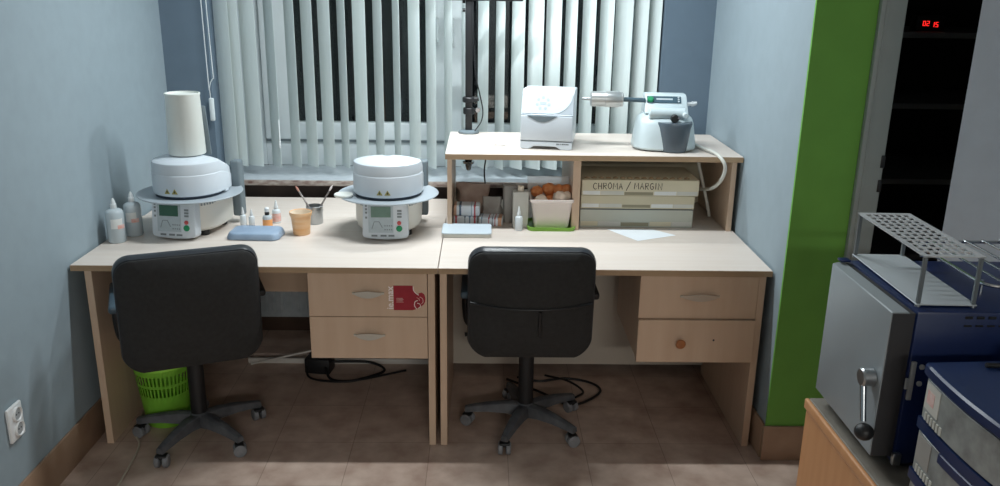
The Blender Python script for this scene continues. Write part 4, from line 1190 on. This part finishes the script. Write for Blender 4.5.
M['rack_grey'] = mat('grey_rack_metal', (196, 200, 202), 0.4, metal=0.1, var=0.02)
M['rack_post'] = mat('dark_grey_rack_post', (112, 118, 120), 0.4, metal=0.4, var=0.02)
# perforated rack standing on the furnace
ZT = ZB + 0.372
rk = thing('tube_rack', 'metal rack with perforated top plate standing on the blue furnace', 'rack', (1.062, -1.345, ZT), R(-1.5))
RW, RD, RH = 0.126, 0.312 + 0.03, 0.108
MB().box(0, RW, 0, RD, 0.004, 0.0065, 0.0006, 1).build('bottom_plate', M['alu'], rk)
for (x, y) in ((0.006, 0.006), (RW - 0.006, 0.006), (0.006, RD - 0.006), (RW - 0.006, RD - 0.006)):
    MB().box(x - 0.004, x + 0.004, y - 0.004, y + 0.004, 0.0066, RH, 0.001, 1).build('post', M['rack_post'], rk)
    MB().lathe([(0.006, 0.0), (0.006, 0.0039)], (x, y, 0), 12).build('foot', M['steel'], rk)
nx, ny, mg = 6, 12, 0.010
cw_, cd_ = (RW - 2 * mg) / nx, (RD - 2 * mg) / ny
mpl = MB()
for i in range(nx + 1):
    hw_ = 0.0017
    xx = mg + i * cw_
    mpl.box(0 if i == 0 else xx - hw_, RW if i == nx else xx + hw_, 0, RD, RH + 0.0002, RH + 0.003)
for j in range(ny + 1):
    hw_ = 0.0024
    yy = mg + j * cd_
    mpl.box(0, RW, 0 if j == 0 else yy - hw_, RD if j == ny else yy + hw_, RH + 0.0004, RH + 0.0032)
mpl.build('perforated_plate', M['rack_grey'], rk)

# chrome wire rack lying behind it
wr = thing('wire_rack', 'chrome wire shelf lying on the blue furnace behind the metal rack', 'rack', (1.215, -1.30, ZT))
fr = [(p[0] + 0.15, p[1] + 0.17, 0.028) for p in rrect(0.26, 0.33, 0.03, 6)]
MB().tube(fr, 0.004, 8, closed=True).build('outer_wire', M['chrome'], wr)
for k in range(5):
    xx = 0.06 + k * 0.045
    MB().tube([(xx, 0.006, 0.0335), (xx, 0.334, 0.0335)], 0.0028, 8).build('rod', M['chrome'], wr)
for (x, y) in ((0.03, 0.04), (0.27, 0.04), (0.03, 0.30), (0.27, 0.30)):
    MB().tube([(x, y, 0.0), (x, y, 0.031)], 0.0035, 8).build('foot', M['chrome'], wr)

# blue drawer tower in front
ZD = 1.06 - ZB
dt = thing('drawer_tower', 'navy plastic drawer tower with smoky drawers at the bottom right', 'drawers', (1.025, -1.478, ZB), R(3.5))
DWY = -0.38
def bow(y):            # bulge of the front (toward -x) along the width
    u = (y - DWY / 2) / (DWY / 2)
    return -0.017 * (1 - u * u)
def bow_prism(x_in, off, y0, y1, z0, z1, bev=0.002):
    n = 14
    fr_ = [(bow(y0 + (y1 - y0) * k / n) + off, y0 + (y1 - y0) * k / n) for k in range(n + 1)]
    return MB().prism(fr_ + [(x_in, y1), (x_in, y0)], z0, z1, 'z', bev, 1)
bow_prism(0.33, 0.0, DWY, 0.0, ZD - 0.024, ZD, 0.004).build('top_cover', M['navy_plastic'], dt)
fm = MB().box(0.018, 0.33, -0.008, 0.0, 0.001, ZD - 0.0242)
fm.box(0.018, 0.33, DWY, DWY + 0.008, 0.001, ZD - 0.0242)
fm.box(0.32, 0.33, DWY, 0.0, 0.001, ZD - 0.0242)
fm.build('frame', M['navy_plastic'], dt)
for i, (z0, z1) in enumerate(((0.197, 0.284), (0.083, 0.172), (0.004, 0.058))):
    bow_prism(0.318, 0.004, DWY + 0.002, -0.002, z1 + 0.0015 if i else z1 + 0.0005, (z1 + 0.0235) if i else z1 + 0.0012, 0.0).build('rail', M['navy_plastic'], dt)
    do2 = bow_prism(0.30, 0.006, DWY + 0.010, -0.010, z0, z1, 0.003).build('drawer', M['drawer_clear'], dt)
    if i: bow_prism(0.03, 0.003, DWY + 0.09, -0.10, z1 - 0.022, z1 - 0.001, 0.002).build('drawer_lip', M['navy_plastic'], do2)
    if i < 2:
        n = 6
        a, b = -0.016, -0.072
        lb = [(bow(a + (b - a) * k / n) + 0.0048, a + (b - a) * k / n) for k in range(n + 1)]
        lb2 = [(p[0] + 0.003, p[1]) for p in reversed(lb)]
        MB().prism(lb + lb2, z0 + 0.026, z1 - 0.006, 'z').build('paper_label', M['carton_grey'] if i else M['carton'], do2)
        if i == 0:
            MB().prism([(p[0] - 0.0006, p[1]) for p in lb[1:5]] + [(p[0] + 0.001, p[1]) for p in reversed(lb[1:5])], z0 + 0.04, z1 - 0.02, 'z').build('label_print', M['label_pink'], do2)
        st2 = MB()
        for k in range(6):
            yy = -0.03 - k * 0.012
            st2.box(bow(yy) + 0.004, bow(yy) + 0.0075, yy - 0.003, yy + 0.003, z0 + 0.004, z0 + 0.020)
        st2.build('drawer_ribs', M['stone_side'], do2)
hk = thing('tool_handle', 'thin black tool lying on top of the navy drawer tower', 'tool', (1.16, -1.49, 1.06))
MB().tube([(-0.03, -0.012, 0.005), (0.06, -0.014, 0.005)], 0.0048, 12).build('shaft', M['black'], hk)
MB().lathe([(0.012, 0.06), (0.016, 0.066), (0.016, 0.13), (0.012, 0.138)], (0, -0.014, 0.0162), 20, axis='x').build('grip', M['black'], hk)
# small blue-grey organiser farther right on the cabinet
og = thing('parts_box', 'blue-grey parts box beyond the navy drawer tower at the right edge', 'box', (1.395, -1.515, ZB))
MB().box(0.0, 0.22, 0.0, 0.10, 0.0, 0.30, 0.004).build('box_body', M['drawer_clear'], og)
MB().box(-0.004, 0.224, -0.004, 0.104, 0.301, 0.318, 0.004).build('box_lid', M['navy_plastic'], og)

# ================================================================== STORE ROOM SHELVING + LED CLOCK
sv = thing('storage_shelving', 'dim shelving in the dark room beyond the doorway', 'shelving', (2.15, 0.90, 0))
M['dim_shelf'] = mat('grey_shelf_board', (110, 114, 114), 0.6, var=0.03)
for z in (0.30, 0.62, 0.965, 1.292, 1.585, 1.92):
    MB().box(-0.58, 0.80, -0.30, 0.28, z - 0.024, z, 0.002, 1).build('shelf_board', M['dim_shelf'], sv)
for x in (-0.60, 0.80):
    MB().box(x, x + 0.0195, -0.30, 0.28, 0, 2.1, 0.002, 1).build('upright', M['dark_room'], sv)
MB().box(-0.60, 0.82, 0.2802, 0.30, 0, 2.1).build('back_board', M['dark_room'], sv)
lc = thing('led_clock', 'small clock with glowing red digits on the dark storeroom shelf', 'clock', (2.035, 0.66, 1.585))
MB().box(-0.06, 0.06, 0.0, 0.06, 0.0, 0.065, 0.004).build('clock_case', M['black'], lc)
dg = MB()
def seg7(x, z, w, h, on):
    t = 0.0022
    S7 = {'a': (x, x + w, z + h, z + h), 'g': (x, x + w, z + h / 2, z + h / 2), 'd': (x, x + w, z, z), 'f': (x, x, z + h / 2, z + h), 'b': (x + w, x + w, z + h / 2, z + h),
          'e': (x, x, z, z + h / 2), 'c': (x + w, x + w, z, z + h / 2)}
    for k in on:
        a, b, c, d = S7[k]
        dg.box(a - t / 2, b + t / 2, -0.0015, 0.0005, c - t / 2, d + t / 2)
seg7(-0.034, 0.024, 0.009, 0.018, 'abcdef')
seg7(-0.018, 0.024, 0.009, 0.018, 'abged')
seg7(0.004, 0.02, 0.009, 0.018, 'bc')
seg7(0.02, 0.02, 0.009, 0.018, 'afgcd')
dg.build('digits', M['led'], lc)

# ================================================================== LIGHTS
def lamp(label, x, y, w, d, energy, color, rot=0.0):
    t = thing('ceiling_lamp', label, 'lamp', (x, y, ZC), rot, 'ceiling lamps')
    MB().box(-w / 2 - 0.03, w / 2 + 0.03, -d / 2 - 0.03, d / 2 + 0.03, -0.06, -0.0005, 0.004).build('lamp_housing', M['win_frame'], t)
    L = bpy.data.lights.new('lamp_light', 'AREA')
    L.shape = 'RECTANGLE'
    L.size, L.size_y = w, d
    L.energy = energy
    L.color = color
    o = bpy.data.objects.new('lamp_light', L)
    COL.objects.link(o)
    o.parent = t
    o.location = (0, 0, -0.065)
    return t
lamp('white tube lamp on the ceiling above the desks', 0.1, 0.32, 1.2, 0.045, 38, (0.90, 0.97, 1.0))
lamp('added fill light on the ceiling behind the viewer', 0.9, -6.2, 1.2, 0.6, 135, (1.0, 0.95, 0.88))  # unseen fill light, added to brighten surfaces facing the viewer

W = bpy.data.worlds.new('World')
SC.world = W
W.use_nodes = True
bg = W.node_tree.nodes['Background']
bg.inputs['Color'].default_value = (0.02, 0.025, 0.03, 1)
bg.inputs['Strength'].default_value = 0.12

# ================================================================== CAMERA
f, pitch, yaw, roll = 843.942, 0.297330, 0.021078, 0.0155187
C = Vector((0.16471, -2.96236, 1.74811))
F = Vector((math.sin(yaw) * math.cos(pitch), math.cos(yaw) * math.cos(pitch), -math.sin(pitch)))
R0 = Vector((math.cos(yaw), -math.sin(yaw), 0))
U0 = R0.cross(F)
c_, s_ = math.cos(roll), math.sin(roll)
RX = R0 * c_ + U0 * s_
UX = U0 * c_ - R0 * s_
cam = bpy.data.cameras.new('camera')
cam.sensor_width = 36.0
cam.sensor_fit = 'HORIZONTAL'
cam.lens = f / 1000.0 * 36.0
cam.clip_start = 0.05
co = bpy.data.objects.new('camera', cam)
COL.objects.link(co)
co.matrix_world = Matrix(((RX.x, UX.x, -F.x, C.x), (RX.y, UX.y, -F.y, C.y), (RX.z, UX.z, -F.z, C.z), (0, 0, 0, 1)))
SC.camera = co

SC.view_settings.view_transform = 'Standard'
SC.view_settings.look = 'None'
SC.view_settings.gamma = 1.0
SC.view_settings.use_curve_mapping = False
SC.view_settings.exposure = 0.0
